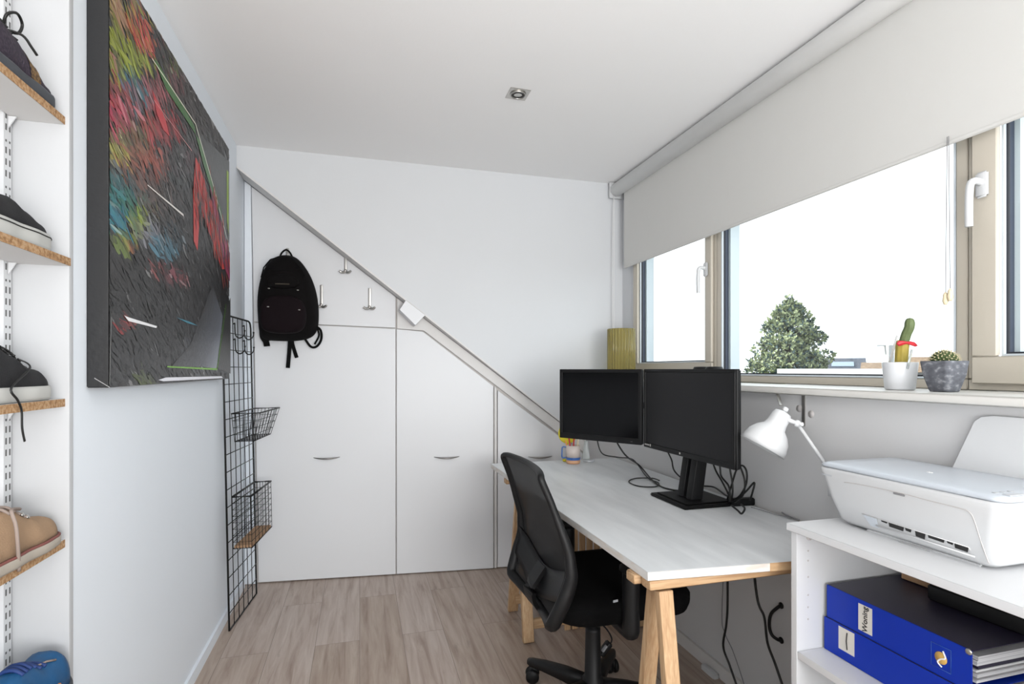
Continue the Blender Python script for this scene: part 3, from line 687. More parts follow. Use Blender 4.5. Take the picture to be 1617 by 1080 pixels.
t.tube(cr([e0, e0 + Vector((.022, .0, -.018)), ed(18, 612, -.641), ed(28, 632, -.638), ed(34, 648), ed(35, 676), ed(39, 697)], 6), .0026, 8, flat=.6)
t.tube(cr([vamp(r, cv, 1.432, tz, .29, HT3, .03, .52, .4, .094, .004), vamp(r, cv, 1.432, tz, .29, HT3, .03, .35, .3, .094, .008), vamp(r, cv, 1.432, tz, .29, HT3, .03, .22, .15, .094, .004), vamp(r, cv, 1.432, tz, .29, HT3, .03, .10, .0, .094, .002)], 5), .0024, 6)
t.build('hanging_lace', 'cable', r)
HT4 = [(0, .016), (.05, .038), (.12, .048), (.22, .052), (.35, .066), (.5, .09), (.8, .08), (1, .085)]
tz = .8535
r, hw, cv = shoe('suede_shoe', (-.676, 1.436, tz), .29, .098, .022, HT4, ('suedesole', 'suede'), 'tan suede shoe with thick pale sole and burgundy welt on the fourth shelf', sole_pro=.006, toe_spring=.004)
t = MB(); rings = []
t.tube([Vector((cv(k / 30) + (hw(k / 30) + .002) * sd, 1.436 - k / 30 * .29, tz + .0235)) for sd in (1,) for k in range(1, 29)], .0032, 8)
t.tube([Vector((cv(.033) + (hw(.033) + .002) * a, 1.436 - .005 - .02 * abs(a) ** 3, tz + .0240)) for a in (-1, -.5, 0, .5, 1)], .0032, 8); t.build('welt', 'burg', r)
laces(r, cv, 1.436, tz, .29, HT4, .022, .098, 'lacegr', .36, .55, 4, .003)
t = MB(); e0 = vamp(r, cv, 1.440, tz, .29, HT4, .022, .42, .45, .098, .003)
t.tube(cr([e0 + Vector((-.02, -.03, .015)), e0 + Vector((0, 0, .008)), ed(18, 806, -.640), ed(25, 830, -.630), ed(28, 862, -.630), ed(30, 901)], 6), .0032, 8)
t.build('hanging_lace', 'lacegr', r)
t = MB()
for s_, sd in ((.36, .5), (.42, .52)): t.lathe([(.002, 0), (.0045, .001), (.0045, .0025), (.002, .003)], vamp(r, cv, 1.44, tz, .29, HT4, .022, s_, sd, .102, .001), (1, 0, .4), 12)
t.build('eyelet', 'steel', r)
HT5 = [(0, .028), (.05, .060), (.12, .078), (.2, .074), (.32, .074), (.45, .095), (.6, .10), (.8, .08), (1, .085)]
tz = .5305
r, hw, cv = shoe('blue_shoe', (-.655, 1.438, tz), .29, .104, .020, HT5, ('solegr', 'shoeblue'), 'bright blue laced shoe on the lowest shelf', sole_pro=.004, toe_spring=.004)
laces(r, cv, 1.438, tz, .29, HT5, .02, .104, 'shoeblued', .30, .56, 6, .004)
t = MB(); e0 = vamp(r, cv, 1.438, tz, .29, HT5, .02, .30, .35, .104, .002)
t.tube([e0 + Vector((0, -.01, .002)), e0 + Vector((.006, .012, -.001)), e0 + Vector((.014, .03, -.008))], .0022, 6); t.build('lace_end', 'lacegr', r)
t = MB(); t.tube([Vector((cv(.3 + k * .02) + hw(.3 + k * .02) + .001, 1.438 - (.3 + k * .02) * .29, tz + .045)) for k in range(12)], .004, 6); t.build('side_stripe', 'orange', r)

# ---------------------------------------------------------------- wire grid panel with hooks and baskets
gA = hZ(362, 996, .004); gB = hZ(405, 937, .004)
gx_ = (gB - gA).normalized(); glen = (gB - gA).length
topR = Vector((gB.x - .030, gB.y, 1.50)); gup = (topR - gB)
gh = gup.length; gup.normalize(); gn = gx_.cross(gup).normalized()
if gn.x < 0: gn = -gn
def gp(u, v, off=0): return gA + gx_ * (u * glen) + gup * (v * gh) + gn * off
gr = thing('wire_grid_panel', gA + gx_ * glen / 2, 'tall black wire grid panel leaning against the left wall', 'wire panel')
t = MB(); rc = .04
t.tube([gp(0, 0), gp(0, 1 - rc / gh * .8)] + cr([gp(0, 1 - rc / gh * .8), gp(.03, 1 - .006), gp(.10, 1)], 3)[1:] + [gp(.90, 1)] + cr([gp(.90, 1), gp(.97, 1 - .006), gp(1, 1 - rc / gh)], 3)[1:] + [gp(1, 0)], .0045, 8, closed=True)
t.build('rim', 'blackmetal', gr)
t = MB()
for k in range(1, 6): t.tube([gp(k / 6, 0), gp(k / 6, 1)], .0021, 6)
t.build('vertical_wires', 'blackmetal', gr)
t = MB()
for k in range(1, 18): t.tube([gp(0, k / 18, .003), gp(1, k / 18, .003)], .0021, 6)
t.build('horizontal_wires', 'blackmetal', gr)
def ghook(u, v, label):
    b_ = gp(u, v, .008); h = thing('wire_hook', b_, label, 'hook', 'small black hooks on the wire panel')
    t = MB(); t.tube(cr([b_ + gup * .035 - gn * .004, b_ + gup * .04 + gn * .003, b_ + gup * .02 + gn * .003, b_ - gup * .02 + gn * .006, b_ - gup * .034 + gn * .024, b_ - gup * .02 + gn * .044, b_ + gn * .048], 5), .0032, 8)
    t.build('wire', 'blackmetal', h)
    t = MB(); t.sphere(b_ + gn * .048 + gup * .002, .005, 2); t.build('tip', 'blackmetal', h)
ghook(.32, .952, 'black wire hook, upper row of the grid panel, nearer the painting'); ghook(.66, .952, 'black wire hook, upper row of the grid panel, farther from the painting')
ghook(.32, .90, 'black wire hook, lower row of the grid panel, nearer the painting'); ghook(.66, .90, 'black wire hook, lower row of the grid panel, farther from the painting')
def basket(name, u0, u1, z0, z1, dtop, dbot, label, wood=False, nu=7, nv=4, lean=0):
    v0, v1 = z0 / gh, z1 / gh
    r = thing(name, gp((u0 + u1) / 2, v0, .012), label, 'basket')
    def P(u, v, d): return gp(u0 + (u1 - u0) * u, v0 + (v1 - v0) * v, .009 + d)
    def D(v): return dbot + (dtop - dbot) * v
    ins = .10 if not wood else .0
    def S(u, v): return u * (1 - 2 * ins * (1 - v)) + ins * (1 - v)
    def ring(v): return [P(S(0, v), v, 0), P(S(1, v), v, 0), P(S(1, v), v, D(v)), P(S(0, v), v, D(v))]
    t = MB(); t.tube(ring(1), .0035 if not wood else .005, 6, closed=True); t.build('rim', 'blackmetal', r)
    t = MB(); t.tube(ring(0), .0025, 6, closed=True); t.build('bottom_rim', 'blackmetal', r)
    t = MB()
    for k in range(1, nv): t.tube(ring(k / nv), .0014, 5, closed=True)
    for k in range(0, nu + 1):
        a = k / nu
        for back in (0, 1): t.tube([P(S(a, 1), 1, D(1) * back), P(S(a, 0), 0, D(0) * back)], .0014, 5)
        t.tube([P(S(a, 0), 0, 0), P(S(a, 0), 0, D(0))], .0014, 5)
    for k in range(1, nu):
        a = k / nu
        for sd in (0, 1): t.tube([P(S(sd, 1), 1, D(1) * a), P(S(sd, 0), 0, D(0) * a)], .0014, 5)
        t.tube([P(S(0, 0), 0, D(0) * a), P(S(1, 0), 0, D(0) * a)], .0014, 5)
    t.build('wire_mesh', 'blackmetal', r)
    if wood:
        t = MB(); t.prism([P(.02, .0, .003), P(.98, .0, .003), P(.98, .0, D(0) - .003), P(.02, .0, D(0) - .003)], gup * .012); t.build('wooden_base', 'card', r)
    return r
basket('wire_basket', .16, 1.02, .88, 1.02, .13, .09, 'shallow flared black wire basket, upper one on the grid panel')
basket('wire_basket', .12, .94, .37, .62, .085, .085, 'deep black wire basket with wooden base, lower one on the grid panel', True, 6, 8)

# ---------------------------------------------------------------- downlight
dl = hZ(818, 148, CEIL); D = thing('downlight', dl, 'small square brushed steel spotlight recessed in the ceiling', 'ceiling light')
t = MB(); s_ = .046
for a in range(4):
    pass
t.prism([dl + Vector((x * s_, y * s_, -.0035)) for x, y in ((-1, -1), (1, -1), (1, 1), (-1, 1))], (0, 0, .003), .001); t.build('plate', 'steel', D)
t = MB(); t.lathe([(.034, 0), (.036, -.004), (.032, -.006), (.029, -.003), (.029, 0)], dl + Vector((0, 0, -.0036)), n=32, cap=False); t.build('ring', 'nickel', D)
t = MB(); t.lathe([(.0285, 0), (.02, -.0035), (.008, -.001), (.001, -.003)], dl + Vector((0, 0, -.0037)), n=24); t.build('lamp', 'steel', D)
t = MB(); t.lathe([(.024, -.0025), (.022, -.0045), (.018, -.0035)], dl + Vector((0, 0, -.0037)), n=24, cap=False); t.build('inner_ring', 'blackmetal', D)

# ================================================================ DESK
DZ = .74
dk = thing('desk', (1.02, 1.95, DZ - .023), 'long pale grey painted wooden desk top on two trestles', 'desk')
t = MB(); P4 = [(.683, 1.186), (1.385, 1.125), (1.385, 2.762), (.668, 2.774)]
t.prism([(x, y, DZ - .0005) for x, y in P4], (0, 0, .0005)); t.mi = 1
t.prism([(x, y, DZ - .023) for x, y in P4], (0, 0, .0223), .0012); t.build('board', ['desk', 'deskedge'], dk)
t = MB(); t.prism([(1.02, 1.1575 - .0008, DZ - .0225), (1.38, 1.1262 - .0008, DZ - .0225), (1.38, 1.1262 - .0008, DZ - .001), (1.02, 1.1575 - .0008, DZ - .001)], (0, .0006, 0)); t.build('bare_edge', 'pineh', dk)
def trestle(yc, label, yA, yB, tie=True):
    r = thing('trestle', (1.03, yc, 0), label, 'trestle', 'pine trestles under the desk')
    for s_ in (-1, 1):
        t = MB(); t.box((.672 if s_ > 0 else .690, yc + s_ * .024 - .021, .690), (1.37, yc + s_ * .024 + .021, DZ - .0235), bev=.003); t.build('beam', 'pineh', r)
    for X in (.745, 1.315):
        for s_, yb in ((1, yA), (-1, yB)):
            t = MB(); xo = .010 * s_
            if yc < 2 and X > 1 and s_ < 0: yb = 1.140
            d = Vector((0, yb - (yc + s_ * .034), -.68))
            tp = Vector((X + xo, yc + s_ * .034, .6852)); bt = tp + d * ((.6852 - .004) / .68)
            t.bar(tp, bt, .024, .050 if yc > 2 else .040, up=(1, 0, 0), bev=.0015)
            t.build('leg', 'pine', r)
    for s_, yb in ((1, yA), (-1, yB)):
        f = .12 / .68; yy = yb + (yc - yb) * f
        t = MB(); t.box((.758, yy - .009, .05), (1.30, yy + .009, .095), bev=.002); t.build('cross_rail', 'pineh', r)
    t = MB(); ya = yc + (yA - yc) * .56; yb = yc + (yB - yc) * .56
    t.tube([(.728, ya, .33), (.728, yb, .345)], .005, 6); t.build('hinge_stay', 'gray', r)
trestle(2.475, 'pine trestle under the far end of the desk, by the closet', 2.655, 2.325)
trestle(1.232, 'pine trestle under the near end of the desk, in the foreground', 1.372, 1.095)

# slatted crate under desk
cr_ = thing('slatted_crate', (1.12, 2.48, 0), 'light wooden crate with upright slats under the desk behind the chair', 'crate')
t = MB(); t.box((.935, 2.41, .10), (1.275, 2.60, .115)); t.build('base', 'pineh', cr_)
for k in range(9):
    t = MB(); x = .935 + k * .038; t.box((x, 2.385, .001), (x + .030, 2.397, .55), bev=.002); t.build('slat', 'pine', cr_)
t = MB(); t.box((.935, 2.398, .50), (1.275, 2.410, .54)); t.build('rail', 'pineh', cr_)

# ---------------------------------------------------------------- monitors
def monitor_panel(r, L, Rr, ztop, zbot, scr, back_dir, bz=.016, bb=.022, th=.045):
    """L, Rr: 2D (x,y) of left/right front edges"""
    L = Vector((*L, 0)); Rr = Vector((*Rr, 0)); u = (Rr - L); w = u.length; u.normalize(); nb = Vector((-u.y, u.x, 0))
    if nb.dot(Vector(back_dir)) < 0: nb = -nb
    rot = Matrix((u, nb, Vector((0, 0, 1)))).transposed(); h = ztop - zbot; c = (L + Rr) / 2 + Vector((0, 0, (ztop + zbot) / 2))
    t = MB(); t.obox(c + nb * .014, (w, .022, h), rot, .004); t.obox(c + nb * (.025 + th / 2), (w * .62, th, h * .66), rot, .012); t.build('housing', 'blackpl', r)
    t = MB(); t.obox(c + Vector((0, 0, (bb - bz) / 2)) + nb * .0022, (w - 2 * bz, .002, h - bz - bb), rot); t.build('screen', scr, r)
    # raised bezel
    t = MB()
    for dx, dz_, sx, sz in ((-(w - bz) / 2, 0, bz, h), ((w - bz) / 2, 0, bz, h), (0, (h - bz) / 2, w, bz), (0, -(h - bb) / 2, w, bb)):
        t.obox(c + u * dx + Vector((0, 0, dz_)) + nb * .0005, (sx, .006, sz), rot, .0015)
    t.build('bezel', 'blackpl', r)
    return c, u, nb, w, h
m1 = thing('monitor', (1.02, 2.18, .92), 'smaller black monitor, left one of the pair, nearer the closet', 'monitor')
c, u, nb, w, h = monitor_panel(m1, (.898, 2.354), (1.135, 2.020), 1.240, .922, 'screen', (1, 1, 0), bz=.015, bb=.026)
t = MB(); text_mb('- -', .008, c + u * .16 + Vector((0, 0, -h / 2 + .012)) - nb * .0028, u, (0, 0, 1), mb=t); t.build('logo', 'gray', m1)
t = MB(); pvt = c + nb * .075
t.obox(c + nb * .072, (.10, .012, .10), Matrix((u, nb, Vector((0, 0, 1)))).transposed(), .003)
t.tube([c + nb * .075, Vector((1.22, 2.10, c.z)), Vector((1.388, 2.12, c.z))], .014, 12)
t.obox((1.392, 2.12, c.z), (.012, .09, .11), None, .003); t.build('support_arm', 'blackpl', m1)
m2 = thing('monitor', (1.20, 1.78, DZ), 'larger black monitor on a square foot, right one of the pair', 'monitor')
c, u, nb, w, h = monitor_panel(m2, (1.142, 2.010), (1.150, 1.455), 1.2405, .918, 'screen2', (1, 0, 0), bz=.013, bb=.019)
t = MB(); t.obox(c + u * (-w / 2 + .052) + Vector((0, 0, -h / 2 + .012)) - nb * .0030, (.006, .0006, .010), Matrix((u, nb, Vector((0, 0, 1)))).transposed())
for k in range(6): t.obox(c + u * (-w / 2 + .012 + k * .006) + Vector((0, 0, -h / 2 + .012)) - nb * .0030, (.0035, .0006, .005), Matrix((u, nb, Vector((0, 0, 1)))).transposed())
t.lathe([(.004, 0), (.004, .0006)], c + Vector((0, 0, -h / 2 + .010)) + u * -.02 - nb * .0030, -nb, 16); t.build('logo', 'gray', m2)
t = MB(); bc = Vector((1.225, 1.775, DZ))
t.box((1.105, 1.665, DZ + .0008), (1.335, 1.905, DZ + .012), bev=.005); t.box((1.125, 1.685, DZ + .0115), (1.315, 1.885, DZ + .017), bev=.004); t.build('foot', 'blackpl', m2)
for s_ in (-1, 1):
    t = MB(); t.prism([(1.175, 1.775 + s_ * .010, DZ + .016), (1.225, 1.775 + s_ * .010, DZ + .016), (1.275, 1.775 + s_ * .010, 1.10), (1.235, 1.775 + s_ * .010, 1.12)], (0, s_ * .036, 0), .003); t.build('stand_column', 'blackpl', m2)
t = MB(); t.prism([(1.215, 1.7655, DZ + .03), (1.225, 1.7655, DZ + .03), (1.262, 1.7655, 1.05), (1.252, 1.7655, 1.05)], (0, .019, 0)); t.obox((1.222, 1.775, 1.06), (.03, .12, .10), None, .004); t.build('stand_spine', 'silver', m2)

# black items on the window sill behind monitors
for k, (px, lb) in enumerate(((1108, 'small black tin on the sill peeking over the monitor, left one'), (1128, 'small black tin on the sill peeking over the monitor, right one'))):
    p = hX(px, 590, 1.50); t = MB(); t.lathe([(.036, .001), (.038, .004), (.038, .060), (.033, .071), (.001, .072)], (1.50, p.y, SZ), n=28)
    tag(t.build('black_tin', 'blackpl'), lb, 'tin', 'black tins on the sill')
# vase
vp = hX(981, 560, 1.50); v_ = MB(); v_.lathe([(.070, .0012), (.076, .004), (.076, .298), (.0745, .300), (.072, .298), (.071, .012), (.001, .010)], (1.50, vp.y, SZ), n=208, flute=.09, nf=26)
tag(v_.build('fluted_vase', 'vase'), 'tall olive-yellow fluted glass vase on the sill beside the blind', 'vase')

# ---------------------------------------------------------------- things on the desk
mp_ = hZ(905, 731.5, DZ)
mg = thing('mug', mp_, 'pale mug with a blue band holding pens at the far corner of the desk', 'mug')
t = MB(); t.lathe([(.034, .001), (.037, .004), (.0372, .020)], mp_, n=32); t.build('base', 'mugbase', mg)
t = MB(); t.lathe([(.0373, .0202), (.0385, .034)], mp_, n=32, cap=False); t.build('blue_band', 'mugblue', mg)
t = MB(); t.lathe([(.0373, .0342), (.0375, .096), (.0345, .096), (.034, .022), (.001, .021)], mp_, n=32); t.build('wall', 'mug', mg)
t = MB(); hd = Vector((-R.x, -R.y, 0)); t.tube(cr([mp_ + hd * .037 + Vector((0, 0, .086)), mp_ + hd * .056 + Vector((0, 0, .086)), mp_ + hd * .059 + Vector((0, 0, .06)), mp_ + hd * .058 + Vector((0, 0, .032)), mp_ + hd * .039 + Vector((0, 0, .030))], 5), .0038, 8); t.build('handle', 'mugblue', mg)
for k, (dx, dy, lx, m_, hh, lb) in enumerate(((-.012, 0, -.012, 'red', .135, 'red pen in the mug, left of the other red pen'), (.004, .008, .004, 'red', .13, 'red pen in the mug, in the middle'), (.016, -.006, .012, 'cream', .13, 'wooden pencil in the mug'), (-.02, .008, -.02, 'orange', .12, 'orange pen in the mug, leftmost'))):
    a = mp_ + Vector((dx * .6, dy, .024)); b_ = mp_ + Vector((dx + lx, dy, hh)); t = MB(); t.tube([a, b_], .0042, 8); tag(t.build('pen', m_), lb, 'pen', 'pens in the mug')
gp_ = hZ(930, 728.5, DZ); gd = thing('glass_stand', gp_, 'small clear glass cone on a round silver foot beside the mug', 'ornament')
t = MB(); t.lathe([(.030, .001), (.031, .003), (.029, .008), (.012, .011)], gp_, n=32); t.build('foot', 'silver', gd)
t = MB(); t.lathe([(.016, .0115), (.022, .016), (.015, .06), (.011, .10), (.009, .11), (.001, .111)], gp_ + Vector((-.012, .012, 0)), n=24); t.build('cone', 'clear', gd)
yp = hY(897, 684, 2.735); t = MB(); t.lathe([(.001, -.006), (.052, -.006), (.057, 0), (.052, .006), (.001, .006)], (yp.x, 2.735, yp.z), (0, 1, 0), 28); t.tube([(yp.x, 2.735, DZ + .108), (yp.x, 2.735, DZ + .012)], .0045, 8); t.lathe([(.03, .001), (.03, .009), (.004, .013)], (yp.x, 2.735, DZ), n=20)
tag(t.build('yellow_disc_stand', 'yellow'), 'round yellow ornament half hidden behind the left monitor', 'ornament')

# cables on the desk
def dpt(px, py, up=.004): p = hZ(px, py, DZ); p.z = DZ + up; return p
def vpt(px, py, X): return hX(px, py, X)
def cable(pts, r, m_, label, name='cable', k=8):
    t = MB(); t.tube(cr(pts, k), r, 8); return tag(t.build(name, m_), label, 'cable')
cable([(1.03, 2.24, .945), vpt(950, 715, 1.02), vpt(975, 722, 1.08), dpt(1000, 742, .05), dpt(1022, 757, .01), dpt(1040, 765, .006), dpt(1034, 770), dpt(1008, 769), dpt(993, 762), dpt(1004, 757, .005), dpt(1030, 758, .008), dpt(1041, 763, .012)], .0028, 'cable', 'thin black cable from the left monitor ending in a coil on the desk')
cable([(1.08, 2.17, .945), vpt(987, 718, 1.08), dpt(1010, 745, .03), dpt(1035, 765, .006), dpt(1062, 775), dpt(1095, 776, .004), dpt(1110, 774, .018)], .0036, 'cable', 'thicker black cable from the left monitor to the right monitor foot')
cable([(1.185, 1.93, .935), vpt(1060, 725, 1.20), vpt(1066, 745, 1.19), dpt(1090, 773, .023), dpt(1110, 775, .022)], .0030, 'cable', 'black cable hanging under the middle of the right monitor')
# cable tangle at the right of the stand
tg = thing('power_strip', dpt(1180, 797, 0), 'black power block at the knot of cables behind the right monitor', 'power block')
t = MB(); a = dpt(1152, 799, .014); b_ = dpt(1189, 797, .014); t.bar(a, b_, .028, .026, bev=.003); t.build('body', 'blackpl', tg)
hub = dpt(1160, 796, .036)
def tang(pts, X, label, r=.0033, e0=None, e1=None):
    P_ = [vpt(x, y, X) for x, y in pts]
    for q in P_: q.z = max(q.z, DZ + .008)
    cable(P_, r, 'cable', label)
tang([(1150, 690), (1156, 716), (1168, 735), (1176, 760), (1173, 782), (1160, 793)], 1.30, 'black cable dropping from behind the right monitor, outermost of the knot')
tang([(1148, 790), (1157, 760), (1163, 742), (1172, 735), (1179, 745), (1178, 765), (1168, 783), (1156, 790)], 1.31, 'black cable looping widest above the knot of cables')
tang([(1118, 705), (1129, 740), (1140, 760), (1150, 780), (1153, 792)], 1.29, 'black cable slanting to the knot from the stand')
tang([(1132, 700), (1137, 738), (1139, 752), (1150, 766), (1153, 780), (1152, 792)], 1.28, 'black cable bending in an elbow just right of the stand')
tang([(1148, 700), (1153, 742), (1156, 760), (1157, 775), (1155, 792)], 1.295, 'black cable running straight down the middle of the knot')
tang([(1160, 793), (1178, 776), (1191, 762), (1188, 778), (1184, 790)], 1.305, 'black cable making a pointed loop over the power block')
tang([(1155, 798), (1165, 806), (1171, 811), (1176, 803), (1170, 796)], 1.22, 'black cable making a small pointed loop on the desk before the power block')
cable([dpt(1112, 776, .022), dpt(1128, 779, .024), dpt(1145, 787, .014), dpt(1156, 795, .018)], .0034, 'cable', 'black cable lying across the monitor foot to the knot')
cable([dpt(1190, 796, .012), dpt(1205, 796, .02), dpt(1222, 803, .01), dpt(1240, 815, .006), dpt(1262, 824, .006)], .0026, 'gcable', 'thicker grey cable running from the power block towards the printer')
cable([dpt(1186, 803, .005), dpt(1205, 808), dpt(1225, 814), dpt(1250, 821)], .0015, 'gcable', 'thin grey cable lying on the desk in front of the other grey cable')

# cables below the desk
cable([(1.30, hX(1148, 914, 1.30).y, .714), vpt(1149, 940, 1.31), vpt(1147, 985, 1.32), vpt(1142, 1020, 1.33), vpt(1152, 1050, 1.34), vpt(1164, 1084, 1.34), vpt(1185, 1140, 1.34)], .0042, 'cable', 'thick black cable hanging below the desk, left one')
cable([(1.33, hX(1148, 914, 1.33).y, .714), vpt(1140, 965, 1.35), vpt(1145, 1000, 1.36), vpt(1158, 1030, 1.36), vpt(1176, 1084, 1.365), vpt(1190, 1140, 1.365)], .0018, 'gcable', 'thin grey cable twisting round the black cable below the desk')
cable([(1.30, hX(1183, 910, 1.30).y, .714), vpt(1195, 940, 1.31), vpt(1207, 975, 1.32), vpt(1212, 1015, 1.33), vpt(1224, 1048, 1.34), vpt(1236, 1084, 1.34), vpt(1250, 1130, 1.34)], .0042, 'cable', 'thick black cable hanging below the desk, right one nearest the white cupboard')
# bow handle on the knee wall
bh = [hX(1234, 956, KX), hX(1228, 968, KX), hX(1226, 985, KX), hX(1229, 1000, KX), hX(1234, 1011, KX)]
t = MB(); t.tube(cr([bh[0] - Vector((.004, 0, 0)), bh[0] - Vector((.018, 0, .006)), bh[1] - Vector((.028, 0, 0)), bh[2] - Vector((.030, 0, 0)), bh[3] - Vector((.028, 0, 0)), bh[4] - Vector((.018, 0, -.006)), bh[4] - Vector((.004, 0, 0))], 5), .0055, 10)
for q in (bh[0], bh[4]): t.lathe([(.011, .0005), (.011, .003), (.006, .006)], q, (-1, 0, 0), 16)
tag(t.build('bow_handle', 'blackmetal'), 'black bow-shaped pull handle on the low wall under the desk', 'handle')
sk = hX(1128, 1073, KX); t = MB(); t.box((KX - .040, sk.y - .05, .02), (KX - .013, sk.y + .035, sk.z + .01), bev=.004); tag(t.build('wall_socket', 'whitepl'), 'white surface socket low on the wall under the desk', 'socket')

# ---------------------------------------------------------------- office chair
ch = thing('office_chair', (.81, 1.79, 0), 'black mesh-backed swivel office chair pushed under the desk', 'office chair')
HC = Vector((.81, 1.79, 0))
t = MB(); t.lathe([(.030, .075), (.040, .08), (.040, .125), (.030, .135), (.027, .30), (.0265, .31), (.016, .312), (.016, .40)], HC, n=28); t.build('gas_column', 'blackpl', ch)
for k in range(5):
    a = math.radians(122 + 72 * k); d = Vector((math.cos(a), math.sin(a), 0)); e = HC + d * .285
    s2 = Vector((-d.y, d.x, 0)); rings = []
    for f, w_, hz_, hh in ((.03, .024, .098, .028), (.12, .022, .098, .024), (.22, .019, .090, .018), (.285, .016, .080, .014), (.305, .010, .078, .010)):
        c_ = HC + d * f + Vector((0, 0, hz_)); rings.append([c_ + s2 * (w_ * x) + Vector((0, 0, hh * z)) for x, z in ((-1, -.9), (1, -.9), (1, .4), (.5, 1), (-.5, 1), (-1, .4))])
    t = MB(); t.loft(rings); lg = t.build('base_leg', 'blackpl', ch)
    wd_ = Vector((math.cos(a + .7), math.sin(a + .7), 0)); ax = Vector((-wd_.y, wd_.x, 0)); cc = e + Vector((0, 0, .027))
    t = MB()
    for s_ in (-1, 1): t.lathe([(.004, .004), (.023, .004), (.0262, .008), (.0262, .018), (.022, .022), (.004, .024)], cc, ax * s_, 24)
    t.tube([e + Vector((0, 0, .04)), e + Vector((0, 0, .068))], .007, 8); t.lathe([(.022, -.006), (.028, 0), (.022, .006)], cc + Vector((0, 0, .012)), ax, 20); t.build('caster', 'blackpl', lg)
def rrect(cx, cy, hx, hy, z, r, n=6):
    out = []
    for qx, qy, a0 in ((1, 1, 0), (-1, 1, 90), (-1, -1, 180), (1, -1, 270)):
        for j in range(n + 1):
            a = math.radians(a0 + 90 * j / n); out.append(Vector((cx + qx * (hx - r) + r * math.cos(a), cy + qy * (hy - r) + r * math.sin(a), z)))
    return out
t = MB(); scx, scy = .845, 1.79
rings = [rrect(scx, scy, .22, .225, .425, .09), rrect(scx, scy, .238, .243, .435, .10), rrect(scx, scy, .245, .250, .46, .10), rrect(scx, scy, .245, .250, .485, .10), rrect(scx, scy, .232, .237, .503, .10), rrect(scx, scy, .19, .20, .511, .09), rrect(scx, scy, .08, .08, .510, .05)]
t.loft(rings); t.build('seat', 'blackfab', ch)
t = MB(); t.obox((.80, 1.79, .408), (.22, .16, .032), None, .008); t.tube([(.80, 1.74, .412), (.82, 1.56, .405), (.82, 1.53, .40)], .005, 8); t.build('mechanism', 'blackpl', ch)
# backrest surface: u across (near 0 -> far 1), v up
BXT = [(.40, .600), (.46, .585), (.53, .612), (.60, .636), (.68, .630), (.76, .603), (.84, .575), (.905, .548)]
def bx(z):
    for (a, va), (b2, vb) in zip(BXT, BXT[1:]):
        if z <= b2: q = (z - a) / (b2 - a); return va + (vb - va) * q
    return BXT[-1][1]
BHW = [(.40, .150), (.46, .228), (.53, .248), (.62, .258), (.72, .250), (.84, .234), (.905, .226)]
def bhw(z):
    for (a, va), (b2, vb) in zip(BHW, BHW[1:]):
        if z <= b2: q = (z - a) / (b2 - a); return va + (vb - va) * q
    return BHW[-1][1]
BYC = 1.775
def bpos(u, z, off=0): # u -1..1
    y = BYC + u * bhw(z); return Vector((bx(z) - .030 * u * u + .012 + off + (.035 * u if False else 0), y, z))
def bz(u, v):
    z = .425 + v * .470
    return z
t = MB(); t.grid(lambda a, b: bpos((a * 2 - 1) * .95, .44 + .474 * b), 18, 26); t.build('mesh_back', 'mesh', ch)
# frame: loop
loop = []
for k in range(15): loop.append(bpos(-1, .455 + .44 * k / 14))
loop.append(bpos(-.985, .908)); loop.append(bpos(-.93, .914))
for k in range(1, 10): loop.append(bpos(-1 + 2 * k / 10, .917))
loop.append(bpos(.93, .914)); loop.append(bpos(.985, .908))
for k in range(15): loop.append(bpos(1, .895 - .44 * k / 14))
for k in range(1, 12):
    u_ = 1 - 2 * k / 12; loop.append(bpos(u_, .452 - .035 * (1 - u_ * u_)))
loop = cr(loop, 3, True)
t = MB(); t.tube(loop, [.0115 + .0125 * min(1, max(0, (.80 - p.z) / .25)) for p in loop], 10, closed=True, flat=.8); t.build('back_frame', 'blackpl', ch)
t = MB()
def lum(a, b):
    u_ = a * 2 - 1; z = .465 + .095 * b + .065 * abs(u_) ** 1.6
    p = bpos(u_ * .97, z); p.x -= .010; return p
t.grid(lum, 20, 4); o = t.build('lumbar_band', 'blackpl', ch); o.modifiers.new('s', 'SOLIDIFY').thickness = .008
# curved spine bracket joining back and seat
t = MB(); t.ribbon(cr([bpos(0, .56, -.02), Vector((.565, 1.775, .48)), Vector((.60, 1.78, .41)), Vector((.70, 1.785, .395)), Vector((.80, 1.79, .395))], 6), .07, .014, (0.3, 0, 1)); t.build('back_bracket', 'blackpl', ch)
for s_, yy in ((-1, 1.525), (1, 2.055)):
    t = MB(); t.tube(cr([(.82, yy - s_ * .09, .412), (.82, yy - s_ * .01, .414), (.82, yy, .43), (.82, yy, .50), (.82, yy, .60)], 5), .027, 12, flat=1.0); 
    t.build('arm_post', 'blackpl', ch)
    t = MB(); rings = [rrect(.91, yy, .115, .034, .600, .03), rrect(.91, yy, .125, .038, .608, .035), rrect(.91, yy, .125, .038, .620, .035), rrect(.91, yy, .105, .030, .626, .03)]; t.loft(rings); t.build('arm_pad', 'blackpl', ch)
t = MB(); t.obox(hX(972, 949, .78), (.018, .002, .007), Matrix.Rotation(.2, 3, 'Z')); t.build('tag', 'silver', ch)
# plug hanging below the seat
a = hY(945, 985, 1.86); t = MB(); t.tube(cr([hY(940, 981, 1.86), hY(955, 990, 1.86), hY(966, 1008, 1.86), hY(962, 1020, 1.86)], 6), .003, 8)
t.bar(hY(963, 1014, 1.86), hY(948, 1034, 1.86), .030, .022, bev=.004); t.mi = 1; t.bar(hY(958, 1019, 1.845), hY(951, 1029, 1.845), .014, .008, bev=.002)
tag(t.build('hanging_plug', ['blackpl', 'gcable']), 'black plug block dangling on its cord below the chair seat', 'plug')

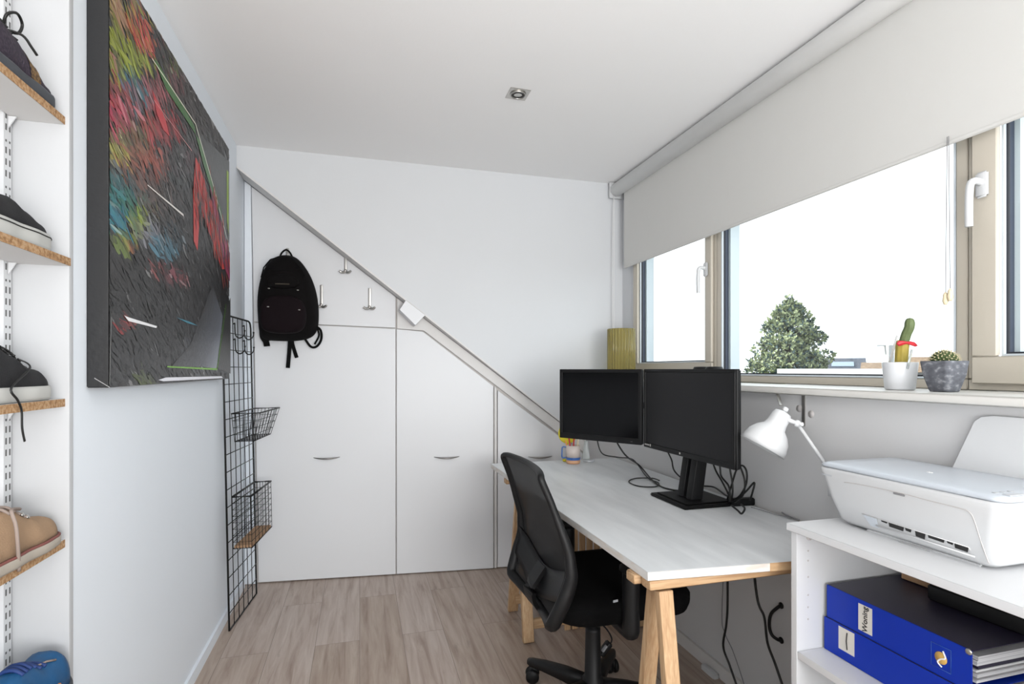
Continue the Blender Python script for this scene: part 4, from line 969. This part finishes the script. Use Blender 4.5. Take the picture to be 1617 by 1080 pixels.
# ================================================================ white unit on the right
UX0, UX1, UT = 1.028, 1.388, .856
un = thing('shelf_unit', (1.2, .6, 0), 'white open shelf cupboard in the right foreground carrying the printer', 'shelf unit')
t = MB(); t.mi = 1; t.box((UX0, .15, UT - .018), (UX1, 1.110, UT), bev=.001); t.build('top', ['unit', 'unit'], un)
for y0, y1 in ((1.085, 1.103), (.17, .188)):
    t = MB(); t.box((UX0 + .008, y0, .001), (UX1 - .004, y1, UT - .0185), bev=.0008)
    t.mi = 1
    t.build('side', ['unit', 'unitedge'], un)
for z in (.545, .24):
    t = MB(); t.box((UX0 + .010, .1885, z - .018), (UX1 - .02, 1.0845, z), bev=.0008); t.build('shelf', 'unit', un)
t = MB(); t.box((UX1 - .012, .1885, .01), (UX1 - .007, 1.0845, UT - .019)); t.build('back', 'unit', un)
t = MB(); t.lathe([(.001, 0), (.008, 0), (.008, .003), (.001, .004)], (UX0 + .045, 1.0848, UT - .032), (0, -1, 0), 16)
t.build('cam_bolt', 'gray', un)
for z in (.80, .775, .735, .69, .66, .63):
    t = MB(); t.lathe([(.001, 0), (.0024, 0), (.0024, .0006), (.001, .0006)], (UX0 + .042, 1.0848, z - .01), (0, -1, 0), 10); t.build('peg_hole', 'gray', un)
# binders
def binder(y0, y1, z0, X, label, lab_px, emblem, word):
    r = thing('binder', (X + .14, (y0 + y1) / 2, z0), label, 'binder', 'blue lever arch binders')
    D_ = .265; T = .080
    t = MB(); t.box((X, y1, z0), (X + .003, y0, z0 + T), bev=.001); t.build('spine', 'blue', r)
    t = MB(); t.box((X + .003, y1, z0), (X + D_, y0, z0 + .003), bev=.001); t.build('cover', 'blue', r)
    t = MB(); t.box((X + .003, y1, z0 + T - .003), (X + D_, y0, z0 + T), bev=.001); t.build('cover', 'blueshade', r)
    rnd = random.Random(int(z0 * 1000)); zz = z0 + .010
    for k in range(7):
        th = rnd.uniform(.005, .009); t = MB(); t.box((X + .022 + rnd.uniform(0, .02), y1 + .008 + rnd.uniform(0, .01), zz), (X + D_ - .03 - rnd.uniform(0, .03), y0 - .01, zz + th - .0012)); t.build('paper_stack', 'paper' if k != 3 else 'blueshade', r); zz += th
        if zz > z0 + T - .014: break
    t = MB(); ya, yb, za, zb = lab_px; t.box((X - .0006, yb, za), (X - .0001, ya, zb)); sp = t.build('spine_label', 'label', r)
    return r, X
b1, X_ = binder(1.078, .752, .5458, 1.112, 'plain blue binder with a blank marked label, bottom of the two', (1.035, .992, .568, .622), False, '')
t = MB(); t.tube([(1.112 - .0009, 1.011, .575), (1.112 - .0012, 1.013, .595), (1.112 - .0009, 1.011, .615)], .0014, 5); t.build('pen_mark', 'ink', b1)
b2, X_ = binder(1.074, .744, .6262, 1.116, 'blue binder labelled Woning, top of the two', (.985, .950, .636, .697), True, 'Woning')
t = text_mb('Woning', .018, (1.116 - .0009, .9675, .666), (0, 0, 1), (0, 1, 0)); t.build('lettering', 'ink', b2)
t = MB(); ec = Vector((1.116 - .0006, .800, .664))
t.lathe([(.001, 0), (.012, 0), (.012, .0005), (.001, .0005)], ec, (-1, 0, 0), 24); t.build('emblem', 'gold', b2)
t = MB(); t.tube(cr([ec + Vector((-.0008, -.004, .016)), ec + Vector((-.0008, -.009, .004)), ec + Vector((-.0008, 0, -.002)), ec + Vector((-.0008, .006, -.010)), ec + Vector((-.0008, -.002, -.017))], 4), .0016, 5); t.build('emblem_mark', 'white', b2)
t = MB(); 
for a, b_ in (((0, .019, .024), (0, -.019, .024)), ((0, -.019, .024), (0, -.019, -.022)), ((0, -.019, -.022), (0, .019, -.022)), ((0, .019, -.022), (0, .019, .024))): t.tube([ec + Vector(a), ec + Vector(b_)], .0005, 4)
t.build('emblem_border', 'mugblue', b2)
t = MB(); t.lathe([(.004, 0), (.006, .001), (.006, .003), (.003, .004)], (1.116 - .0002, .748, .703), (-1, 0, 0), 14); t.build('corner_rivet', 'steel', b2)
t = MB(); t.obox((1.295, .82, .7255), (.050, .24, .036), Matrix.Rotation(.05, 3, 'Z'), .004); tag(t.build('document_case', 'blackpl'), 'black flat case on top of the binders, in front of the cardboard slab', 'case')
t = MB(); t.obox((1.352, .82, .7245), (.030, .46, .034), Matrix.Rotation(.05, 3, 'Z'), .002); tag(t.build('cardboard_slab', 'card'), 'brown cardboard slab behind the black case in the cupboard', 'cardboard')

# ---------------------------------------------------------------- printer
pr = thing('printer', (1.26, .90, UT), 'white inkjet printer with rear paper support on top of the shelf unit', 'printer')
PB, PT_ = UT + .004, UT + .146
def prect(x0, x1, y0, y1, z, r=.03, n=5):
    out = []
    for (cx, cy, a0) in ((x1 - r, y1 - r, 0), (x0 + r, y1 - r, 90), (x0 + r, y0 + r, 180), (x1 - r, y0 + r, 270)):
        for j in range(n + 1):
            a = math.radians(a0 + 90 * j / n); out.append(Vector((cx + r * math.cos(a), cy + r * math.sin(a), z)))
    return out
t = MB()
rings = [prect(1.162, 1.375, .740, 1.062, PB, .02), prect(1.150, 1.380, .725, 1.078, PB + .010, .025), prect(1.140, 1.382, .712, 1.098, PB + .06, .026), prect(1.133, 1.384, .702, 1.116, PB + .115, .026), prect(1.131, 1.385, .699, 1.122, PT_ - .016, .026), prect(1.134, 1.383, .702, 1.118, PT_ - .010, .024)]
t.loft(rings); body = t.build('body', 'printer', pr)
t = MB(); t.loft([prect(1.140, 1.378, .708, 1.112, PT_ - .0098, .022), prect(1.133, 1.384, .700, 1.120, PT_ - .007, .026), prect(1.133, 1.384, .700, 1.120, PT_ - .002, .026), prect(1.143, 1.376, .710, 1.110, PT_ + .002, .02), prect(1.18, 1.34, .75, 1.07, PT_ + .003, .02)]); t.build('scanner_lid', 'printertop', pr)
# front surface helper: X of front face at height z
def pfx(z):
    T_ = [(PB, 1.162), (PB + .010, 1.150), (PB + .06, 1.140), (PB + .115, 1.133), (PT_, 1.131)]
    for (a, va), (b, vb) in zip(T_, T_[1:]):
        if z <= b: return va + (vb - va) * (z - a) / (b - a)
    return 1.131
def fp(y, z, off=.0): return Vector((pfx(z) - off, y, z))
def fpx(px, py, off=0.0):
    X = 1.14
    for _ in range(5): q = hX(px, py, X); X = pfx(q.z)
    q.x = X - off; return q
# door panel outline (groove)
t = MB(); zt, zb = PB + .100, PB + .020
t.tube(cr([fpx(x, y, .0004) for x, y in ((1333, 761.5), (1352, 764), (1412, 776), (1470, 791), (1518, 803), (1530, 808), (1538, 820), (1551, 860), (1562, 890))], 5), .0009, 5); t.build('panel_groove', 'gray', pr)
t = MB(); t.obox(fpx(1420, 780.5, .001), (.003, .026, .004), None, .001); t.build('door_latch', 'gcable', pr)
# tray opening
t = MB(); t.prism([fpx(1362, 811, .0008), fpx(1530, 864, .0008), fpx(1551, 893, .0008), fpx(1374, 836, .0008)], (.0006, 0, 0)); t.build('paper_slot', 'silver', pr)
def slot_y(x): return 811 + (x - 1362) * 53 / 168
for x0, x1, d in ((1392, 1402, 3), (1404, 1428, 7), (1430, 1440, 5), (1446, 1462, 9), (1466, 1492, 5), (1496, 1506, 4), (1508, 1530, 8)):
    t = MB(); t.prism([fpx(x0, slot_y(x0) + .5, .0018), fpx(x1, slot_y(x1) + .5, .0018), fpx(x1 - 1, slot_y(x1) + d, .0018), fpx(x0 + 1, slot_y(x0) + d, .0018)], (.0008, 0, 0)); t.build('slot_tooth', 'ink', pr)
t = MB(); t.tube([fpx(1385, 829, .003), fpx(1541, 879, .003)], .0018, 6); t.build('tray_ridge', 'printer', pr)
t = MB(); t.prism([fpx(1371, 835, .003), fpx(1551, 892, .003), fpx(1551, 897, .012), fpx(1371, 840, .012)], (.004, 0, 0), .0008); t.build('paper_tray', 'printer', pr)
t = MB(); t.prism([fpx(1424, 853, .013), fpx(1476, 869, .013), fpx(1473, 874, .018), fpx(1428, 860, .018)], (.006, 0, 0), .001); t.build('tray_lip', 'printer', pr)
t = MB(); t.tube([fpx(1362, 811, .0012), fpx(1530, 864, .0012), fpx(1551, 893, .0012)], .0010, 5); t.build('slot_rim', 'white', pr)
t = MB(); t.prism([fpx(1363, 812, .0016), fpx(1385, 819, .0016), fpx(1388, 834, .0016), fpx(1376, 830, .0016)], (.0006, 0, 0)); t.build('slot_guide', 'printertop', pr)
t = text_mb('hp', .012, (1.25, .92, PT_ + .0034), (0, -1, 0), (1, 0, 0)); t.build('logo', 'white', pr)
t = MB(); t.box((1.133 - .0004, 1.075, PT_ - .030), (1.134, 1.105, PT_ - .027)); t.build('model_mark', 'silver', pr)
t = MB(); 
for k in range(3): t.lathe([(.001, 0), (.006, 0), (.006, .0006)], (1.165 + k * .02, .735, PT_ + .0026), n=14)
t.obox((1.18, .715, PT_ + .003), (.04, .012, .0015)); t.build('buttons', 'silver', pr)
# raised rear paper support
a_, b_, c_ = hX(1500, 735, 1.378), hX(1546, 652, 1.392), hX(1617, 640, 1.392)
t = MB(); t.prism([(1.372, a_.y, PT_ - .02), (1.388, b_.y + .008, 1.118), (1.389, b_.y - .006, 1.130), (1.390, b_.y - .03, 1.134), (1.390, .66, 1.134), (1.372, .66, PT_ - .02)], (.006, 0, 0), .001); t.build('paper_support', 'printer', pr)

# ---------------------------------------------------------------- desk lamp
lp = thing('desk_lamp', (1.345, 1.18, UT), 'white jointed desk lamp with dome shade below the window sill', 'lamp')
hc = hX(1209, 690, 1.255)
top = C0 + ray(1238, 650) * 1.68; ax = (R * -31 + F * 3 + Vector((0, 0, -53))).normalized(); L_ = .118
t = MB(); prof = [(.012, 0), (.026, .004), (.030, .014), (.032, .040), (.035, .052), (.052, .066), (.066, .085), (.073, .108), (.075, .122), (.0735, .122), (.0715, .108), (.064, .086), (.05, .068), (.033, .055), (.028, .014), (.003, .010)]
k_ = (L_ + .012) / .122
t.lathe([(r_ * .94, h_ * k_) for r_, h_ in prof], top, ax, 40, cap=False); t.build('shade', 'whitepl', lp)
t = MB(); t.sphere(top + ax * .075, .022, 3); t.build('bulb', 'white', lp)
t = MB(); t.lathe([(.001, -.014), (.008, -.012), (.009, -.004), (.007, .002)], top - ax * .002, ax, 16); t.build('cap_knob', 'whitepl', lp)
j1 = hX(1259, 669, 1.30); 
t = MB(); t.tube([top + ax * .02 + Vector((0, -.022, -.004)), j1], .007, 10); t.sphere(j1, .012); t.tube([j1 + Vector((0, .012, 0)), j1 - Vector((0, .020, 0))], .006, 10); t.build('joint', 'whitepl', lp)
j2 = hX(1300, 728, 1.362); dd = (j2 - j1)
j3 = j1 + dd * ((UT + .03 - j1.z) / dd.z)
j3.x = min(j3.x, 1.372)
t = MB(); t.tube([j1, j2, j3], .0055, 10); t.build('arm', 'whitepl', lp)
# clamp base on the unit behind the printer
t = MB(); t.lathe([(.012, .002), (.012, .028), (.006, .034)], (j3.x, j3.y, UT), n=16); t.build('base', 'whitepl', lp)
# sill brackets
def sbrk(px, label):
    p = hX(px, 640, KX); r = thing('sill_bracket', (KX - .02, p.y, SZ - .07), label, 'bracket', 'grey brackets under the sill')
    t = MB(); t.box((KX - .004, p.y - .006, 1.055), (KX - .0005, p.y + .006, SZ - .0245)); t.build('wall_leg', 'nickel', r)
    t = MB(); t.tube(cr([(KX - .006, p.y, 1.062), (KX - .055, p.y, 1.075), (KX - .075, p.y, 1.10)], 5), .005, 8); t.build('hook_arm', 'nickel', r)
sbrk(1270, 'grey metal bracket under the sill just behind the lamp joint')
t = MB(); q0 = hX(1228, 624, 1.375); q1 = hX(1233, 640, 1.33); t.bar(Vector((q0.x, q0.y, SZ - .026)), q1, .010, .006, bev=.001)
tag(t.build('lamp_hanger', 'nickel'), 'short grey metal strip hanging from the sill above the lamp shade', 'bracket')
for px, py, lb in ((1262, 645, 'round grey filler spot on the wall, left of the sill bracket'), (1281, 654, 'round grey filler spot on the wall, right of the sill bracket')):
    q = hX(px, py, KX); t = MB(); t.lathe([(.001, 0), (.012, 0), (.012, .0006)], q - Vector((.0002, 0, 0)), (-1, 0, 0), 20); tag(t.build('filler_spot', 'gray'), lb, 'wall spot')

# ---------------------------------------------------------------- pots on the sill
pp = hX(1421, 616, 1.50); PP = Vector((1.50, pp.y, SZ))
cp = thing('cactus_pot', PP, 'white round pot on the sill with a tall bent cactus', 'potted plant')
t = MB(); t.lathe([(.034, .001), (.037, .004), (.044, .078), (.0435, .080), (.040, .078), (.038, .064), (.001, .062)], PP, n=40); t.build('pot', 'terr', cp)
def ribbed(pts, rad, nrib=8, n=32, dep=.12, top=True):
    P_ = cr(pts, 14); k = len(P_); t = MB(); rings = []
    for i, p in enumerate(P_):
        f = i / (k - 1); rr = rad * (1 if f < .76 else math.sqrt(max(.01, 1 - ((f - .76) / .24) ** 2)))
        tdir = (P_[min(i + 1, k - 1)] - P_[max(i - 1, 0)]).normalized(); u = Vector((0, 1, 0)).cross(tdir).normalized(); v = tdir.cross(u)
        rings.append([p + (u * math.cos(2 * PI * j / n) + v * math.sin(2 * PI * j / n)) * rr * (1 - dep + dep * abs(math.cos(nrib * PI * j / n))) for j in range(n)])
    t.loft(rings); return t
cpx = lambda px, py, X=1.50: hX(px, py, X)
ribbed([cpx(1423, 582), cpx(1423.5, 565), cpx(1425, 545), cpx(1427, 538)], .0165).build('lower_stem', 'cactusy', cp)
ribbed([cpx(1427, 541), cpx(1431, 528), cpx(1436, 516), cpx(1436.5, 502)], .0125).build('upper_stem', 'cactus', cp)
t = MB(); cc = cpx(1424, 543); 
t.loft([[cc + R * (x * .030) + Vector((0, 0, z * .007 - .004 * x * x + .002)) + F * s_ for x, z in ((-1, .2), (-.75, -1), (-.3, -.7), (0, -.4), (.4, -.9), (.8, -1.2), (1, -.5), (.7, .5), (.3, .7), (0, .5), (-.4, .9), (-.8, 1.2))] for s_ in (-.0185, -.022)]); t.build('red_moustache', 'red', cp)
t = MB(); t.tube([cpx(1402, 582, 1.515), cpx(1417, 530, 1.52)], .0035, 8); tag(t.build('white_stick', 'white'), 'slim white stick standing in the white cactus pot', 'stick')
t = MB(); t.tube([cpx(1433, 582, 1.48), cpx(1440, 552, 1.475)], .0032, 8); tag(t.build('glass_stirrer', 'clear'), 'short clear rod standing right of the cactus in the white pot', 'stick')
pg = hX(1491, 618, 1.49); PG = Vector((1.49, pg.y, SZ))
gpot = thing('succulent_pot', PG, 'dark grey stone pot on the sill with a small round spiny cactus', 'potted plant')
t = MB()
def sq(h, z, r=.012): return rrect(PG.x, PG.y, h, h, PG.z + z, r)
t.loft([sq(.025, .001), sq(.027, .006), sq(.036, .045), sq(.040, .080), sq(.039, .082), sq(.034, .081), sq(.033, .068), sq(.01, .067, .004)]); t.build('pot', 'conc', gpot)
random.seed(11)
t = MB(); bc = PG + Vector((0, 0, .078)); t.sphere(bc, .028, 3, (1, 1, 1.1)); t.build('cactus_body', 'cacdk', gpot)
t = MB(); 
for k in range(90):
    a = k * 2.39996; zf = 1 - k / 90 * 1.0; rr = math.sqrt(max(0, 1 - zf * zf)); d = Vector((rr * math.cos(a), rr * math.sin(a), zf)); t.sphere(bc + d * .0285, .0042, 1)
t.build('tubercles', 'cacdk', gpot)
t = MB()
for k in range(0, 90):
    a = k * 2.39996; zf = 1 - k / 90 * 1.0; rr = math.sqrt(max(0, 1 - zf * zf)); d = Vector((rr * math.cos(a), rr * math.sin(a), zf)); t.sphere(bc + d * .0325, .0018, 1)
    for j in range(3):
        e = (d + Vector((random.gauss(0, .5), random.gauss(0, .5), random.gauss(0, .4)))).normalized(); t.tube([bc + d * .032, bc + d * .032 + e * .007], .0003, 3)
t.build('spines', 'spine', gpot)

# ================================================================ OUTSIDE
M['leafa'] = mat('pine_needles_sunlit', (.25, .29, .16), .8, var=.4, scale=2)  # lit copy of the needles, sunlight put into the colour
M['leafb'] = mat('pine_needles_shaded', (.05, .085, .085), .8, var=.4, scale=2)  # shaded copy, bluish shade put into the colour, scattered among the lit needles
M['bark'] = mat('bark', (.06, .05, .04), .9)
M['tile'] = ramp_mat('roof_tiles', [(.35, (.10, .065, .045)), (.6, (.20, .14, .09)), (.8, (.32, .26, .20))], 6, (1, 1, 3), .9)
M['skyl'] = mat('roof_window', (.16, .21, .27), .5)
M['palew'] = mat('white_render', (.75, .75, .75), .8)
M['slate'] = ramp_mat('dark_slate', [(.35, (.035, .04, .055)), (.65, (.065, .075, .10))], 4, (1, 1, 4), 1.0)
M['pale'] = mat('pale_render', (.42, .42, .42), .8)
M['grass'] = mat('ground', (.05, .055, .045), .95, var=.3, scale=.3)
GZ = -6.5
t = MB(); t.box((3, -120, GZ - .3), (260, 260, GZ)); struct('ground', t, 'grass')
def outp(px, dist): d = ray(px, HORY); return C0 + d * dist      # a spot 'dist' metres ahead
def lin(tab, v):
    for (a, va), (b, vb) in zip(tab, tab[1:]):
        if v <= b: return va + (vb - va) * (v - a) / (b - a)
    return tab[-1][1]
def pine(px, dist, top, wid, label):
    b_ = outp(px, dist); b_.z = GZ; r = thing('pine_tree', b_, label, 'tree'); rnd = random.Random(3)
    Ht = top - GZ
    t = MB(); t.tube([b_, b_ + Vector((.1, 0, Ht * .5)), b_ + Vector((0, .1, Ht * .95))], [.28, .18, .04], 8); t.build('trunk', 'bark', r)
    tb = MB(); fm = MB(); clumps = []
    for k in range(210):
        f = rnd.uniform(.46, 1) if rnd.random() < .86 else rnd.uniform(.22, .46)
        env = wid / 2 * lin(((0, .8), (.5, .93), (.6, .91), (.7, .82), (.8, .68), (.88, .45), (.95, .2), (1, .05)), f)
        a = rnd.uniform(0, 2 * PI); rr = env * math.sqrt(rnd.uniform(.15, 1)); zc = GZ + Ht * f * .97
        c_ = Vector((b_.x + rr * math.cos(a), b_.y + rr * math.sin(a), zc)); clumps.append((c_, rnd.uniform(.35, .75) * (1.15 - .55 * f)))
        tb.tube([Vector((b_.x, b_.y, zc - rr * .35)), c_], .03, 4)
    clumps += [(Vector((b_.x, b_.y, top - .25)), .3), (Vector((b_.x + .12, b_.y, top - .7)), .4)]
    tb.build('branches', 'bark', r)
    for c_, cr2 in clumps:
        for j in range(int(150 * cr2 / .6)):
            d = Vector((rnd.gauss(0, 1), rnd.gauss(0, 1), rnd.gauss(0, .8))).normalized(); p = c_ + d * cr2 * rnd.uniform(.45, 1.0)
            e = (d + Vector((rnd.gauss(0, .5), rnd.gauss(0, .5), rnd.gauss(.3, .5)))).normalized(); s2 = e.cross(Vector((rnd.gauss(0, 1), rnd.gauss(0, 1), rnd.gauss(0, 1)))).normalized()
            L2 = rnd.uniform(.12, .26); w2 = rnd.uniform(.04, .08); fm.mi = 0 if rnd.random() < .68 else 1
            fm.poly([p - s2 * w2, p + e * L2 * .4 - s2 * w2, p + e * L2, p + e * L2 * .4 + s2 * w2, p + s2 * w2])
    fm.build('foliage', ['leafa', 'leafb'], r, recalc=False)
pine(1246, 33.5, 1.24 + 116 / 850 * 33.5, 5.6, 'big green pine tree seen through the middle window')
def house(px0, px1, dist, z_eave, z_ridge, roofm, wallm, label, depth=7, name='house'):
    m_ = outp((px0 + px1) / 2, dist); f = (m_ - C0); dl_ = f.length; f.normalize(); u = Vector((f.y, -f.x, 0)); L2 = (px1 - px0) / FPX * dist * (dist / dl_)
    a = m_ - u * L2 / 2; b_ = m_ + u * L2 / 2
    a.z = b_.z = 0; r = thing(name, Vector((a.x, a.y, GZ)), label, 'house')
    Z = lambda z: Vector((0, 0, z))
    t = MB(); t.prism([a + Z(GZ), b_ + Z(GZ), b_ + Z(z_eave), a + Z(z_eave)], f * depth); t.build('walls', wallm, r)
    t = MB(); o2 = .3
    if z_ridge > z_eave + .05:
        t.prism([a - u * o2 - f * o2 + Z(z_eave), a - u * o2 + f * depth / 2 + Z(z_ridge), a - u * o2 + f * (depth + o2) + Z(z_eave)], u * (L2 + 2 * o2))
    else: t.prism([a - u * o2 - f * o2 + Z(z_eave), b_ + u * o2 - f * o2 + Z(z_eave), b_ + u * o2 + f * (depth + o2) + Z(z_eave), a - u * o2 + f * (depth + o2) + Z(z_eave)], Z(.25))
    t.build('roof', roofm, r)
    return r, a, b_, u, f
zz = lambda py, d: 1.24 - (py - 583) / 850 * d
r, a, b_, u, f = house(1238, 1378, 22, zz(592, 22), zz(592, 22), 'palew', 'palew', 'low white flat-roofed building in front of the pine tree', depth=5)
r.children[1].location.z += 0
r, a, b_, u, f = house(1290, 1362, 44, zz(585, 44), zz(565.5, 47), 'slate', 'pale', 'house with a dark slate roof right of the pine tree')
sl_ = (zz(565.5, 47) - zz(585, 44)) / 3.8; sk_ = lambda p, q: a + u * p + f * q + Vector((0, 0, zz(585, 44) + sl_ * (q + .3) + .04))
t = MB(); t.prism([sk_(1.0, .7), sk_(2.6, .7), sk_(2.6, 2.0), sk_(1.0, 2.0)], (0, 0, .05)); t.build('skylight', 'skyl', r)
house(1366, 1404, 36, zz(588, 36), zz(572, 38), 'tile', 'pale', 'house with a brown tiled roof left of the white cactus pot')
house(1443, 1500, 40, zz(588, 40), zz(563, 42), 'tile', 'pale', 'house with a brown tiled roof between the two plant pots')
house(1270, 1300, 60, zz(584, 60), zz(566, 62), 'tile', 'pale', 'small orange-brown roof just right of the pine tree')
house(1020, 1130, 70, zz(583, 70), zz(575.5, 73), 'tile', 'pale', 'distant long roofs seen at the foot of the left window', depth=6)
house(1560, 1900, 30, zz(588, 30), zz(560, 32), 'tile', 'pale', 'house with a tiled roof hidden behind the right window frame')
ck_ = outp(1403, 33); t = MB(); t.obox((ck_.x, ck_.y, (GZ + zz(545, 33)) / 2), (.42, .42, zz(545, 33) - GZ), None, .02); 
c3 = outp(1384, 33); d_ = (Vector((c3.x, c3.y, 0)) - Vector((ck_.x, ck_.y, 0)))
t.bar(Vector((ck_.x, ck_.y, zz(545, 33))) - d_ * .3, Vector((ck_.x, ck_.y, zz(546, 33))) + d_, .07, .07)
tag(t.build('chimney_stack', 'pale'), 'pale chimney stack with a thin bar beyond the white cactus pot', 'chimney')
